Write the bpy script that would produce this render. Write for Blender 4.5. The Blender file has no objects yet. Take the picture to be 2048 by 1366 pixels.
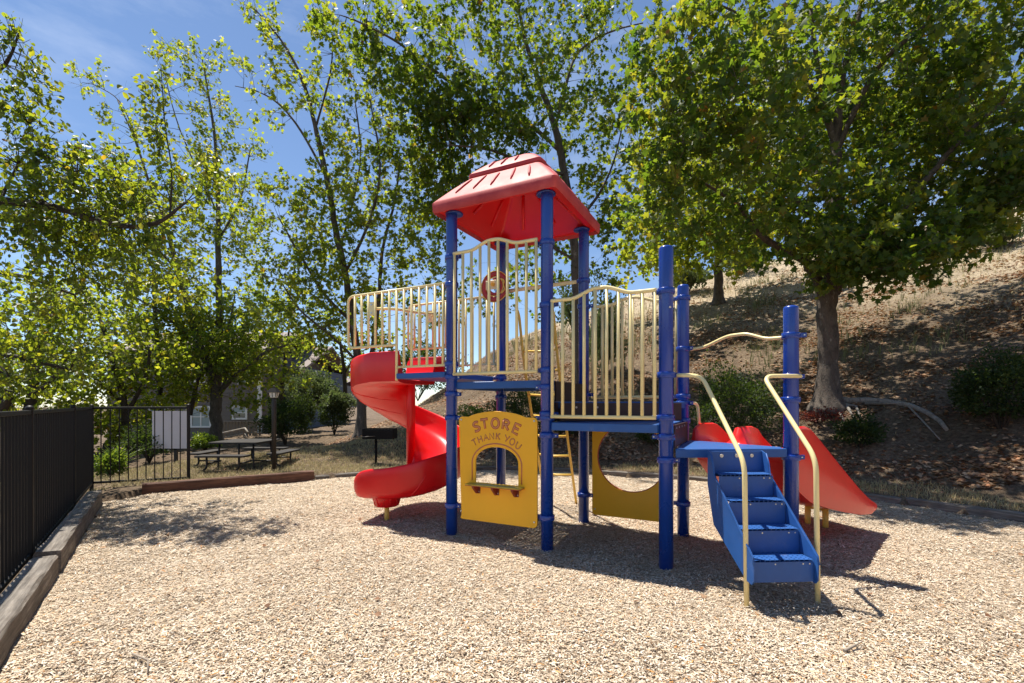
import bpy, bmesh, math, random
import numpy as np
from mathutils import Vector, Matrix, Euler

# ------------------------------------------------------------------ camera, sky, sun, exposure
scene = bpy.context.scene
F, Y0, EYE = 943.0, 806.0, 1.5            # focal length (px of the 2048 px photograph), horizon row, eye height
cam_data = bpy.data.cameras.new("camera")
cam_data.sensor_width = 36.0
cam_data.lens = F * 36.0 / 2048.0
cam_data.shift_y = (Y0 - 683.0) / 2048.0
cam_data.clip_start, cam_data.clip_end = 0.05, 2000.0
camera = bpy.data.objects.new("camera", cam_data)
scene.collection.objects.link(camera)
camera.location = (0, 0, EYE)
camera.rotation_euler = (math.radians(90), 0, 0)
scene.camera = camera

SUN_TRAVEL = Vector((0.295, -0.235, -1.0))
elev = math.atan2(1.0, math.hypot(SUN_TRAVEL.x, SUN_TRAVEL.y))
azim = math.atan2(-SUN_TRAVEL.x, -SUN_TRAVEL.y)
world = bpy.data.worlds.new("World")
scene.world = world
world.use_nodes = True
wn, wl = world.node_tree.nodes, world.node_tree.links
wn.clear()
w_out = wn.new("ShaderNodeOutputWorld")
w_bg = wn.new("ShaderNodeBackground")
w_sky = wn.new("ShaderNodeTexSky")
w_sky.sky_type = 'NISHITA'
w_sky.sun_disc = False
w_sky.sun_elevation = elev
w_sky.sun_rotation = azim
w_sky.altitude = 1500
w_sky.air_density = 1.0
w_sky.dust_density = 0.15
w_sky.ozone_density = 2.6
w_bg.inputs['Strength'].default_value = 0.095
w_tc = wn.new("ShaderNodeTexCoord")
w_map = wn.new("ShaderNodeMapping")
w_map.inputs['Scale'].default_value = (1.6, 1.6, 5.0)
w_map.inputs['Rotation'].default_value = (.2, .1, .5)
wl.new(w_tc.outputs['Generated'], w_map.inputs['Vector'])
w_n = wn.new("ShaderNodeTexNoise")                 # faint high wisps all over the sky
w_n.inputs['Scale'].default_value = 1.7
w_n.inputs['Detail'].default_value = 8
w_n.inputs['Roughness'].default_value = .62
wl.new(w_map.outputs[0], w_n.inputs['Vector'])
w_r = wn.new("ShaderNodeMapRange")
w_r.inputs['From Min'].default_value = .50
w_r.inputs['From Max'].default_value = .80
w_r.inputs['To Max'].default_value = .24
wl.new(w_n.outputs['Fac'], w_r.inputs['Value'])
w_mix = wn.new("ShaderNodeMix"); w_mix.data_type = 'RGBA'
w_mix.inputs['B'].default_value = (7.5, 8.0, 8.8, 1)
wl.new(w_r.outputs[0], w_mix.inputs['Factor'])
wl.new(w_sky.outputs[0], w_mix.inputs['A'])
wl.new(w_mix.outputs['Result'], w_bg.inputs['Color'])
wl.new(w_bg.outputs[0], w_out.inputs['Surface'])

sun_data = bpy.data.lights.new("sun", 'SUN')
sun_data.energy = 5.0
sun_data.angle = math.radians(0.53)
sun_data.color = (1.0, 0.94, 0.84)
sun = bpy.data.objects.new("sun", sun_data)
scene.collection.objects.link(sun)
sun.rotation_euler = SUN_TRAVEL.to_track_quat('-Z', 'Y').to_euler()
sun.location = (-10, 8, 30)

scene.view_settings.view_transform = 'Standard'
scene.view_settings.look = 'None'
scene.view_settings.gamma = 1.0
scene.view_settings.exposure = 0.82
scene.view_settings.use_curve_mapping = False
scene.render.engine = 'CYCLES'
scene.cycles.max_bounces = 8
scene.cycles.diffuse_bounces = 4
scene.cycles.transmission_bounces = 6
scene.cycles.use_denoising = True
scene.cycles.denoising_prefilter = 'ACCURATE'
scene.cycles.caustics_reflective = False
scene.cycles.caustics_refractive = False

# ------------------------------------------------------------------ helpers
rng = np.random.default_rng(7)
random.seed(7)
COL = scene.collection
WPOS = {}                                  # world position of every object made here (no rotations are used)


def W(px, py, d):
    """World point seen at photograph pixel (px, py) at depth d metres."""
    return Vector(((px - 1024.0) / F * d, d, EYE + (Y0 - py) / F * d))


def props(o, label=None, cat=None, group=None, kind=None):
    if label: o['label'] = label
    if cat: o['category'] = cat
    if group: o['group'] = group
    if kind: o['kind'] = kind
    return o


def place(o, parent, world):
    world = Vector(world)
    WPOS[o.name] = world
    COL.objects.link(o)
    if parent:
        o.parent = parent
        o.location = world - WPOS[parent.name]
    else:
        o.location = world
    return o


def thing(name, label, cat, loc, group=None):
    o = bpy.data.objects.new(name, None)
    o.empty_display_size = 0.1
    place(o, None, loc)
    return props(o, label, cat, group)


class MB:
    """Collects shapes; build() links them as ONE mesh object."""
    def __init__(self):
        self.v, self.f, self.sm = [], [], []

    def add(self, verts, faces, smooth=False):
        b = len(self.v)
        self.v.extend([tuple(p) for p in verts])
        self.f.extend([tuple(b + i for i in f) for f in faces])
        self.sm.extend([smooth] * len(faces))
        return self

    def box(self, c, ex, ey, ez, hx, hy, hz, bev=0.0):
        """Box with half sizes along unit axes ex, ey, ez; bev chamfers every edge along ex."""
        c = Vector(c); ex = Vector(ex); ey = Vector(ey); ez = Vector(ez)
        if bev <= 0:
            pts = [(-hy, -hz), (hy, -hz), (hy, hz), (-hy, hz)]
        else:
            b = bev
            pts = [(-hy + b, -hz), (hy - b, -hz), (hy, -hz + b), (hy, hz - b), (hy - b, hz), (-hy + b, hz), (-hy, hz - b), (-hy, -hz + b)]
        n = len(pts)
        vs = [c - ex * hx + ey * y + ez * z for y, z in pts] + [c + ex * hx + ey * y + ez * z for y, z in pts]
        fs = [(i, (i + 1) % n, n + (i + 1) % n, n + i) for i in range(n)]
        fs += [tuple(range(n - 1, -1, -1)), tuple(range(n, 2 * n))]
        return self.add(vs, fs)

    def abox(self, x0, x1, y0, y1, z0, z1, bev=0.0):
        return self.box(((x0 + x1) / 2, (y0 + y1) / 2, (z0 + z1) / 2), (1, 0, 0), (0, 1, 0), (0, 0, 1), (x1 - x0) / 2, (y1 - y0) / 2, (z1 - z0) / 2, bev)

    def tube(self, pts, r, seg=10, closed=False, flat=None, cap=True):
        """Tube along pts; r a radius or list; flat=(axis, factor) squashes it along axis."""
        pts = [Vector(p) for p in pts]
        n = len(pts)
        rs = r if isinstance(r, (list, tuple, np.ndarray)) else [r] * n
        rings = []
        prev = None
        for i in range(n):
            if closed:
                t = pts[(i + 1) % n] - pts[i - 1]
            else:
                t = pts[min(i + 1, n - 1)] - pts[max(i - 1, 0)]
            if t.length < 1e-9: t = Vector((0, 0, 1))
            t.normalize()
            if prev is None:
                a = Vector((0, 0, 1)) if abs(t.z) < 0.9 else Vector((1, 0, 0))
                nrm = t.cross(a).normalized()
            else:
                nrm = prev - t * prev.dot(t)
                if nrm.length < 1e-6:
                    nrm = t.cross(Vector((1, 0, 0)))
                nrm.normalize()
            prev = nrm
            bn = t.cross(nrm)
            ring = []
            for k in range(seg):
                a = 2 * math.pi * k / seg
                o = (nrm * math.cos(a) + bn * math.sin(a)) * rs[i]
                if flat:
                    ax = flat[0]
                    o = o - ax * (o.dot(ax) * (1 - flat[1]))
                ring.append(pts[i] + o)
            rings.append(ring)
        vs = [p for ring in rings for p in ring]
        fs = []
        m = n if closed else n - 1
        for i in range(m):
            j = (i + 1) % n
            for k in range(seg):
                k2 = (k + 1) % seg
                fs.append((i * seg + k, i * seg + k2, j * seg + k2, j * seg + k))
        self.add(vs, fs, True)
        if cap and not closed:
            b = len(self.v) - len(vs)
            self.f.append(tuple(b + k for k in range(seg - 1, -1, -1))); self.sm.append(False)
            self.f.append(tuple(b + (n - 1) * seg + k for k in range(seg))); self.sm.append(False)
        return self

    def lathe(self, c, profile, seg=24):
        """profile: list of (radius, z) from bottom to top around the vertical through c."""
        c = Vector(c)
        vs, fs = [], []
        for r, z in profile:
            for k in range(seg):
                a = 2 * math.pi * k / seg
                vs.append(c + Vector((r * math.cos(a), r * math.sin(a), z)))
        for i in range(len(profile) - 1):
            for k in range(seg):
                k2 = (k + 1) % seg
                fs.append((i * seg + k, i * seg + k2, (i + 1) * seg + k2, (i + 1) * seg + k))
        fs.append(tuple(range(seg - 1, -1, -1)))
        fs.append(tuple((len(profile) - 1) * seg + k for k in range(seg)))
        return self.add(vs, fs, True)

    def grid(self, rows, smooth=True, closed=False):
        n = len(rows[0])
        vs = [p for r in rows for p in r]
        fs = []
        for i in range(len(rows) - 1):
            for k in range(n if closed else n - 1):
                k2 = (k + 1) % n
                fs.append((i * n + k, i * n + k2, (i + 1) * n + k2, (i + 1) * n + k))
        return self.add(vs, fs, smooth)

    def prism(self, poly, org, ex, ey, en, t0, t1):
        """Extrude a simple 2-D polygon (in ex, ey) from t0 to t1 along en."""
        org = Vector(org); ex = Vector(ex); ey = Vector(ey); en = Vector(en)
        n = len(poly)
        vs = [org + ex * x + ey * y + en * t0 for x, y in poly] + [org + ex * x + ey * y + en * t1 for x, y in poly]
        fs = [(i, (i + 1) % n, n + (i + 1) % n, n + i) for i in range(n)]
        fs += [tuple(range(n - 1, -1, -1)), tuple(range(n, 2 * n))]
        return self.add(vs, fs)

    def build(self, name, m, parent=None, origin=None, smooth_angle=None):
        v = np.array(self.v, dtype=np.float64)
        c = Vector(origin) if origin is not None else Vector((v.min(0) + v.max(0)) / 2)
        me = bpy.data.meshes.new(name)
        me.from_pydata([tuple(p) for p in (v - np.array(c))], [], self.f)
        me.polygons.foreach_set("use_smooth", self.sm)
        bm = bmesh.new(); bm.from_mesh(me)
        bmesh.ops.recalc_face_normals(bm, faces=bm.faces)
        bm.to_mesh(me); bm.free()
        if smooth_angle:
            try:
                me.polygons.foreach_set("use_smooth", [True] * len(me.polygons))
                me.set_sharp_from_angle(angle=math.radians(smooth_angle))
            except Exception:
                pass
        me.materials.append(m)
        o = bpy.data.objects.new(name, me)
        return place(o, parent, c)


def copy_at(o, parent, world):
    c = o.copy()
    return place(c, parent, world)


def curve_plate(name, m, parent, outlines, org, ex, ey, en, thick, bevel=0.003):
    """Flat plate with holes: outlines[0] outer, the rest holes (2-D), thickness along en centred on org."""
    cu = bpy.data.curves.new("outline", 'CURVE')
    cu.dimensions = '2D'
    cu.fill_mode = 'BOTH'
    cu.extrude = thick / 2 - bevel
    cu.bevel_depth = bevel
    cu.bevel_resolution = 1
    cu.offset = -bevel
    for pl in outlines:
        sp = cu.splines.new('POLY')
        sp.points.add(len(pl) - 1)
        for i, (x, y) in enumerate(pl):
            sp.points[i].co = (x, y, 0, 1)
        sp.use_cyclic_u = True
    tmp = bpy.data.objects.new("outline", cu)
    COL.objects.link(tmp)
    dg = bpy.context.evaluated_depsgraph_get()
    me = bpy.data.meshes.new_from_object(tmp.evaluated_get(dg))
    bpy.data.objects.remove(tmp)
    mat4 = Matrix((tuple(ex) + (0,), tuple(ey) + (0,), tuple(en) + (0,), (0, 0, 0, 1))).transposed()
    me.transform(mat4)
    me.name = name
    me.materials.clear()
    me.materials.append(m)
    o = bpy.data.objects.new(name, me)
    return place(o, parent, org)


def round_poly(pts, r, k=5):
    """Round the corners of a 2-D polygon; r may be a list."""
    out = []
    n = len(pts)
    for i in range(n):
        p = Vector(pts[i]); a = Vector(pts[i - 1]); b = Vector(pts[(i + 1) % n])
        rr = r[i] if isinstance(r, (list, tuple)) else r
        if rr <= 0:
            out.append(tuple(p)); continue
        p0 = p + (a - p).normalized() * rr
        p1 = p + (b - p).normalized() * rr
        for j in range(k + 1):
            t = j / k
            q = p0 * (1 - t) ** 2 + p * 2 * t * (1 - t) + p1 * t * t
            out.append(tuple(q))
    return out


def round_path(pts, r, k=6):
    """Round the inner corners of a 3-D polyline."""
    pts = [Vector(p) for p in pts]
    out = [pts[0]]
    for i in range(1, len(pts) - 1):
        p, a, b = pts[i], pts[i - 1], pts[i + 1]
        rr = min(r, (a - p).length * .49, (b - p).length * .49)
        p0 = p + (a - p).normalized() * rr
        p1 = p + (b - p).normalized() * rr
        for j in range(k + 1):
            t = j / k
            out.append(p0 * (1 - t) ** 2 + p * 2 * t * (1 - t) + p1 * t * t)
    out.append(pts[-1])
    return out


def smoothstep(a, b, x):
    t = min(1.0, max(0.0, (x - a) / (b - a)))
    return t * t * (3 - 2 * t)


# ------------------------------------------------------------------ materials
def node_mat(name):
    m = bpy.data.materials.new(name)
    m.use_nodes = True
    nt = m.node_tree
    bs = nt.nodes['Principled BSDF']
    return m, nt, nt.nodes, nt.links, bs


def ramp(nt, stops, interp='LINEAR'):
    r = nt.nodes.new('ShaderNodeValToRGB')
    r.color_ramp.interpolation = interp
    el = r.color_ramp.elements
    while len(el) > 1: el.remove(el[0])
    el[0].position, el[0].color = stops[0][0], (*stops[0][1], 1)
    for p, c in stops[1:]:
        e = el.new(p); e.color = (*c, 1)
    return r


def objcoord(nt):
    return nt.nodes.new('ShaderNodeNewGeometry').outputs['Position']


def noise(nt, scale, detail=4, rough=.6, vec=None):
    n = nt.nodes.new('ShaderNodeTexNoise')
    n.inputs['Scale'].default_value = scale
    n.inputs['Detail'].default_value = detail
    n.inputs['Roughness'].default_value = rough
    nt.links.new(vec if vec is not None else objcoord(nt), n.inputs['Vector'])
    return n


def paint(name, col, rough=.35, vary=.12, scale=3.0, bump=.03, bscale=60, coat=0.0, col2=None, spec=.5, dirt=None):
    """Painted / moulded surface: slight tone variation, fine relief, optional dust."""
    m, nt, N, L, bs = node_mat(name)
    n = noise(nt, scale, 5, .65)
    lo = tuple(c * (1 - vary) for c in col)
    hi = tuple(min(1, c * (1 + vary)) for c in (col2 or col))
    r = ramp(nt, [(.3, lo), (.7, hi)])
    L.new(n.outputs['Fac'], r.inputs['Fac'])
    out = r.outputs['Color']
    if dirt:
        n3 = noise(nt, dirt[1], 6, .7)
        r3 = ramp(nt, [(dirt[2], (0, 0, 0)), (dirt[2] + .16, (1, 1, 1))])
        L.new(n3.outputs['Fac'], r3.inputs['Fac'])
        mx = N.new('ShaderNodeMix'); mx.data_type = 'RGBA'
        mul = N.new('ShaderNodeMath'); mul.operation = 'MULTIPLY'; mul.inputs[1].default_value = dirt[3]
        L.new(r3.outputs['Color'], mul.inputs[0])
        L.new(mul.outputs[0], mx.inputs['Factor'])
        L.new(out, mx.inputs['A'])
        mx.inputs['B'].default_value = (*dirt[0], 1)
        out = mx.outputs['Result']
    L.new(out, bs.inputs['Base Color'])
    n2 = noise(nt, bscale, 3, .5)
    rr = N.new('ShaderNodeMapRange')
    rr.inputs['To Min'].default_value = rough * .8
    rr.inputs['To Max'].default_value = min(1, rough * 1.25)
    L.new(n.outputs['Fac'], rr.inputs['Value'])
    L.new(rr.outputs[0], bs.inputs['Roughness'])
    b = N.new('ShaderNodeBump')
    b.inputs['Strength'].default_value = bump
    b.inputs['Distance'].default_value = .01
    L.new(n2.outputs['Fac'], b.inputs['Height'])
    L.new(b.outputs[0], bs.inputs['Normal'])
    bs.inputs['Specular IOR Level'].default_value = spec
    bs.inputs['Coat Weight'].default_value = coat
    bs.inputs['Coat Roughness'].default_value = .15
    return m


M = {}
DUST = (.42, .36, .28)
M['post'] = paint("blue_powder_coat", (.005, .042, .29), .27, .10, 2.5, .02, 90, coat=.35, dirt=(DUST, 3.5, .60, .09))
M['deck'] = paint("blue_rubber_coat", (.018, .088, .30), .48, .12, 5, .10, 160, dirt=(DUST, 6.0, .58, .13))
M['rail'] = paint("cream_powder_coat", (.84, .69, .33), .33, .06, 3, .02, 80, coat=.15, dirt=((.45, .33, .18), 9.0, .64, .18))
M['red'] = paint("red_moulded_plastic", (.70, .006, .009), .32, .07, 2, .02, 40, coat=.10, spec=.4, dirt=((.60, .10, .08), 3.0, .62, .12))
M['red_slide'] = paint("orange_red_moulded_plastic", (.74, .016, .012), .30, .08, 2, .02, 40, coat=.2, dirt=((.64, .12, .08), 4.0, .62, .16))
M['red_dull'] = paint("dull_red_roof_plastic", (.44, .030, .034), .60, .14, 3.5, .06, 70, col2=(.50, .075, .072), dirt=((.46, .27, .24), 7.0, .60, .22), spec=.38)  # duller, less saturated red for the whole outer roof shell
M['yellow'] = paint("yellow_plastic_sheet", (.92, .45, .010), .38, .05, 2, .03, 220)
M['yellow_pipe'] = paint("yellow_powder_coat", (.78, .52, .10), .38, .06, 3, .02, 80)
M['orange_core'] = paint("salmon_plastic_core", (.46, .085, .035), .5, .08, 8, .02, 80)
M['salmon'] = paint("salmon_engraving", (.62, .25, .09), .5, .06, 8, .02, 80)
M['brown_panel'] = paint("dark_brown_rubber_sheet", (.040, .020, .018), .5, .15, 6, .05, 120)
M['red_brown'] = paint("red_brown_plastic", (.20, .030, .018), .45, .1, 6, .03, 80)
M['bolt'] = paint("stainless_bolt", (.55, .55, .55), .3, .05, 8, .01, 60)
M['bolt'].node_tree.nodes['Principled BSDF'].inputs['Metallic'].default_value = .8
M['fence'] = paint("dark_bronze_paint", (.011, .0095, .009), .5, .15, 4, .03, 90, spec=.28)
M['iron'] = paint("dark_brown_metal", (.022, .017, .015), .5, .15, 4, .05, 60)
M['black'] = paint("black_grill_iron", (.009, .009, .010), .75, .2, 6, .1, 60, spec=.12)
M['sign'] = paint("pale_sign_back", (.66, .60, .60), .5, .05, 2, .02, 30)
M['white_trim'] = paint("white_trim_paint", (.74, .74, .72), .5, .05, 2, .03, 40)
M['brown_siding'] = paint("taupe_siding_paint", (.150, .128, .110), .7, .08, 1.5, .05, 30)
M['blue_siding'] = paint("slate_blue_siding_paint", (.075, .115, .17), .7, .08, 1.5, .05, 30)
M['grey_siding'] = paint("grey_siding_paint", (.15, .16, .16), .7, .08, 1.5, .05, 30)
M['roof_tile'] = paint("grey_brown_roof_shingles", (.22, .18, .16), .8, .2, 6, .2, 20)
M['blind'] = paint("pale_blind", (.30, .36, .35), .6, .05, 4, .02, 30)
M['lamp_glass'] = paint("frosted_lamp_glass", (.62, .64, .62), .25, .05, 4, .02, 30)
M['twig'] = paint("dry_grey_wood", (.28, .23, .18), .8, .2, 20, .2, 60)


def glass_mat():
    m, nt, N, L, bs = node_mat("dark_window_glass")
    n = noise(nt, 2.0, 2)
    r = ramp(nt, [(.3, (.04, .055, .06)), (.7, (.07, .09, .10))])
    L.new(n.outputs['Fac'], r.inputs['Fac']); L.new(r.outputs['Color'], bs.inputs['Base Color'])
    bs.inputs['Roughness'].default_value = .06
    bs.inputs['Specular IOR Level'].default_value = .8
    return m


M['glass'] = glass_mat()


def wood_mat(name, lo, mid, hi, ang, rough=.8):
    """Weathered timber with grain along the direction ang (radians in the ground plane)."""
    m, nt, N, L, bs = node_mat(name)
    mp = N.new('ShaderNodeMapping')
    L.new(objcoord(nt), mp.inputs['Vector'])
    mp.vector_type = 'TEXTURE'
    mp.inputs['Rotation'].default_value = (0, 0, ang)
    mp.inputs['Scale'].default_value = (1.0, .06, .06)
    n = noise(nt, 2.2, 9, .72, mp.outputs[0])
    n2 = noise(nt, 5, 5, .6)
    r = ramp(nt, [(.30, lo), (.5, mid), (.68, hi)])
    L.new(n.outputs['Fac'], r.inputs['Fac'])
    r2 = ramp(nt, [(.35, (.62, .58, .54)), (.62, (1, 1, 1))])
    L.new(n2.outputs['Fac'], r2.inputs['Fac'])
    mx = N.new('ShaderNodeMix'); mx.data_type = 'RGBA'; mx.blend_type = 'MULTIPLY'
    mx.inputs['Factor'].default_value = .8
    L.new(r.outputs['Color'], mx.inputs['A']); L.new(r2.outputs['Color'], mx.inputs['B'])
    L.new(mx.outputs['Result'], bs.inputs['Base Color'])
    b = N.new('ShaderNodeBump'); b.inputs['Strength'].default_value = .7; b.inputs['Distance'].default_value = .012
    L.new(n.outputs['Fac'], b.inputs['Height']); L.new(b.outputs[0], bs.inputs['Normal'])
    bs.inputs['Roughness'].default_value = rough
    return m


def bark_mat(name, dark, mid, light, vscale=9):
    m, nt, N, L, bs = node_mat(name)
    mp = N.new('ShaderNodeMapping'); L.new(objcoord(nt), mp.inputs['Vector'])
    mp.inputs['Scale'].default_value = (1, 1, .45)
    n = noise(nt, vscale, 6, .65, mp.outputs[0])
    n2 = noise(nt, vscale * 5, 4, .6, mp.outputs[0])
    r = ramp(nt, [(.32, dark), (.5, mid), (.60, mid), (.68, light)])
    L.new(n.outputs['Fac'], r.inputs['Fac'])
    r2 = ramp(nt, [(.3, (.6, .6, .6)), (.65, (1, 1, 1))])
    L.new(n2.outputs['Fac'], r2.inputs['Fac'])
    mx = N.new('ShaderNodeMix'); mx.data_type = 'RGBA'; mx.blend_type = 'MULTIPLY'; mx.inputs['Factor'].default_value = 1
    L.new(r.outputs['Color'], mx.inputs['A']); L.new(r2.outputs['Color'], mx.inputs['B'])
    L.new(mx.outputs['Result'], bs.inputs['Base Color'])
    b = N.new('ShaderNodeBump'); b.inputs['Strength'].default_value = .6; b.inputs['Distance'].default_value = .03
    L.new(n2.outputs['Fac'], b.inputs['Height']); L.new(b.outputs[0], bs.inputs['Normal'])
    bs.inputs['Roughness'].default_value = .85
    return m


def leaf_mat(name, cols, trans, tmix=.42, rough=.52, spec=.32):
    """Leaves: colour by the per-leaf attribute 'tint', light let through."""
    m, nt, N, L, bs = node_mat(name)
    at = N.new('ShaderNodeAttribute'); at.attribute_name = 'tint'
    r = ramp(nt, cols)
    L.new(at.outputs['Fac'], r.inputs['Fac'])
    L.new(r.outputs['Color'], bs.inputs['Base Color'])
    bs.inputs['Roughness'].default_value = rough
    bs.inputs['Specular IOR Level'].default_value = spec
    tr = N.new('ShaderNodeBsdfTranslucent')
    r2 = ramp(nt, trans)
    L.new(at.outputs['Fac'], r2.inputs['Fac'])
    L.new(r2.outputs['Color'], tr.inputs['Color'])
    mix = N.new('ShaderNodeMixShader'); mix.inputs['Fac'].default_value = tmix
    L.new(bs.outputs[0], mix.inputs[1]); L.new(tr.outputs[0], mix.inputs[2])
    L.new(mix.outputs[0], N['Material Output'].inputs['Surface'])
    return m


def tint_mat(name, stops, rough=.8, tmix=0.0, tcol=None, mul=None):
    """Small loose pieces coloured by their attribute 'tint'."""
    m, nt, N, L, bs = node_mat(name)
    at = N.new('ShaderNodeAttribute'); at.attribute_name = 'tint'
    r = ramp(nt, stops)
    L.new(at.outputs['Fac'], r.inputs['Fac'])
    n = noise(nt, 40, 3)
    r2 = ramp(nt, [(.3, (.72, .70, .68)), (.65, (1.05, 1.04, 1.02))])
    L.new(n.outputs['Fac'], r2.inputs['Fac'])
    mx = N.new('ShaderNodeMix'); mx.data_type = 'RGBA'; mx.blend_type = 'MULTIPLY'; mx.inputs['Factor'].default_value = 1
    L.new(r.outputs['Color'], mx.inputs['A']); L.new(r2.outputs['Color'], mx.inputs['B'])
    L.new(mx.outputs['Result'], bs.inputs['Base Color'])
    bs.inputs['Roughness'].default_value = rough
    bs.inputs['Specular IOR Level'].default_value = .25
    if tmix > 0:
        tr = N.new('ShaderNodeBsdfTranslucent')
        tr.inputs['Color'].default_value = (*tcol, 1)
        mix = N.new('ShaderNodeMixShader'); mix.inputs['Fac'].default_value = tmix
        L.new(bs.outputs[0], mix.inputs[1]); L.new(tr.outputs[0], mix.inputs[2])
        L.new(mix.outputs[0], N['Material Output'].inputs['Surface'])
    return m


M['bark'] = bark_mat("mottled_sycamore_bark", (.045, .035, .027), (.115, .09, .07), (.25, .22, .18))
M['bark_dark'] = bark_mat("dark_bark", (.028, .021, .016), (.062, .048, .037), (.12, .10, .08), 14)
M['bark_grey'] = bark_mat("grey_bark", (.06, .05, .042), (.13, .11, .09), (.24, .21, .18), 12)
M['bark_pale'] = bark_mat("pale_root_bark", (.16, .14, .12), (.30, .27, .23), (.42, .38, .33), 12)
M['leaf_big'] = leaf_mat("sycamore_leaves",
    [(0, (.022, .050, .012)), (.5, (.040, .082, .016)), (.88, (.075, .115, .020)), (.97, (.16, .12, .02)), (1, (.26, .10, .02))],
    [(0, (.16, .29, .015)), (.5, (.28, .41, .022)), (.88, (.58, .58, .03)), (1, (.6, .36, .03))], .41)
M['leaf_dark'] = leaf_mat("dark_sycamore_leaves",  # darker green than the other sycamore leaves
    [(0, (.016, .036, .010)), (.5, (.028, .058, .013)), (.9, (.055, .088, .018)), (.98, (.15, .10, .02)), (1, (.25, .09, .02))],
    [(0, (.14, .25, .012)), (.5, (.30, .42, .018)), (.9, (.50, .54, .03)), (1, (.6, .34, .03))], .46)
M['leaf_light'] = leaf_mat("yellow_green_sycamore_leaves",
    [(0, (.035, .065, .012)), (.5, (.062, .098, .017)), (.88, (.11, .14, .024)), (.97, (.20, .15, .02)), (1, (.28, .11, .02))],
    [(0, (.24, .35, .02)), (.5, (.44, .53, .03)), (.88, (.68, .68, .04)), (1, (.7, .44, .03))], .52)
M['leaf_pear'] = leaf_mat("glossy_pear_leaves",
    [(0, (.020, .045, .010)), (.5, (.040, .075, .014)), (.9, (.08, .11, .02)), (.97, (.22, .14, .02)), (1, (.28, .08, .02))],
    [(0, (.20, .31, .015)), (.5, (.40, .49, .025)), (.9, (.64, .62, .03)), (1, (.7, .38, .03))], .48, .42, .45)
M['leaf_bush'] = leaf_mat("dark_shrub_leaves",
    [(0, (.012, .024, .009)), (.6, (.024, .044, .013)), (1, (.058, .078, .020))],
    [(0, (.06, .13, .012)), (1, (.20, .27, .03))], .26, .6, .25)
M['leaf_fresh'] = leaf_mat("fresh_shrub_leaves",
    [(0, (.035, .075, .014)), (.6, (.060, .11, .020)), (1, (.11, .15, .03))],
    [(0, (.17, .30, .02)), (1, (.40, .48, .04))], .38, .4)
M['leaf_sage'] = leaf_mat("grey_green_shrub_leaves",
    [(0, (.05, .075, .03)), (.6, (.085, .11, .05)), (1, (.14, .15, .08))],
    [(0, (.12, .20, .05)), (1, (.28, .33, .10))], .3, .6)
M['leaf_red'] = leaf_mat("red_shrub_leaves",
    [(0, (.05, .012, .010)), (.6, (.10, .02, .015)), (1, (.16, .05, .03))],
    [(0, (.20, .03, .02)), (1, (.35, .08, .04))], .3, .4)
CHIP_STOPS = [(0, (.068, .046, .030)), (.14, (.160, .113, .075)), (.28, (.345, .258, .178)), (.45, (.49, .385, .275)), (.60, (.60, .49, .365)),
              (.78, (.715, .620, .495)), (.90, (.82, .755, .655)), (.95, (.60, .35, .13)), (1, (.48, .19, .055))]
M['chip'] = tint_mat("wood_chip_pieces", CHIP_STOPS, .75)
M['litter'] = tint_mat("dry_fallen_leaves", [(0, (.07, .038, .022)), (.35, (.20, .10, .055)), (.65, (.36, .22, .13)), (.9, (.50, .37, .25)), (1, (.42, .14, .05))], .7, .2, (.4, .2, .08))
M['straw'] = tint_mat("dry_grass_blades", [(0, (.24, .19, .10)), (.4, (.42, .34, .19)), (.75, (.60, .50, .30)), (1, (.24, .26, .09))], .8, .25, (.55, .47, .24))
M['weed'] = tint_mat("grey_green_weed_stems", [(0, (.10, .12, .05)), (.6, (.19, .20, .10)), (1, (.34, .30, .17))], .8, .25, (.3, .34, .12))
M['agave'] = leaf_mat("strap_leaves", [(0, (.035, .07, .02)), (1, (.09, .13, .035))], [(0, (.12, .2, .03)), (1, (.3, .38, .05))], .3, .35)


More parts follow.
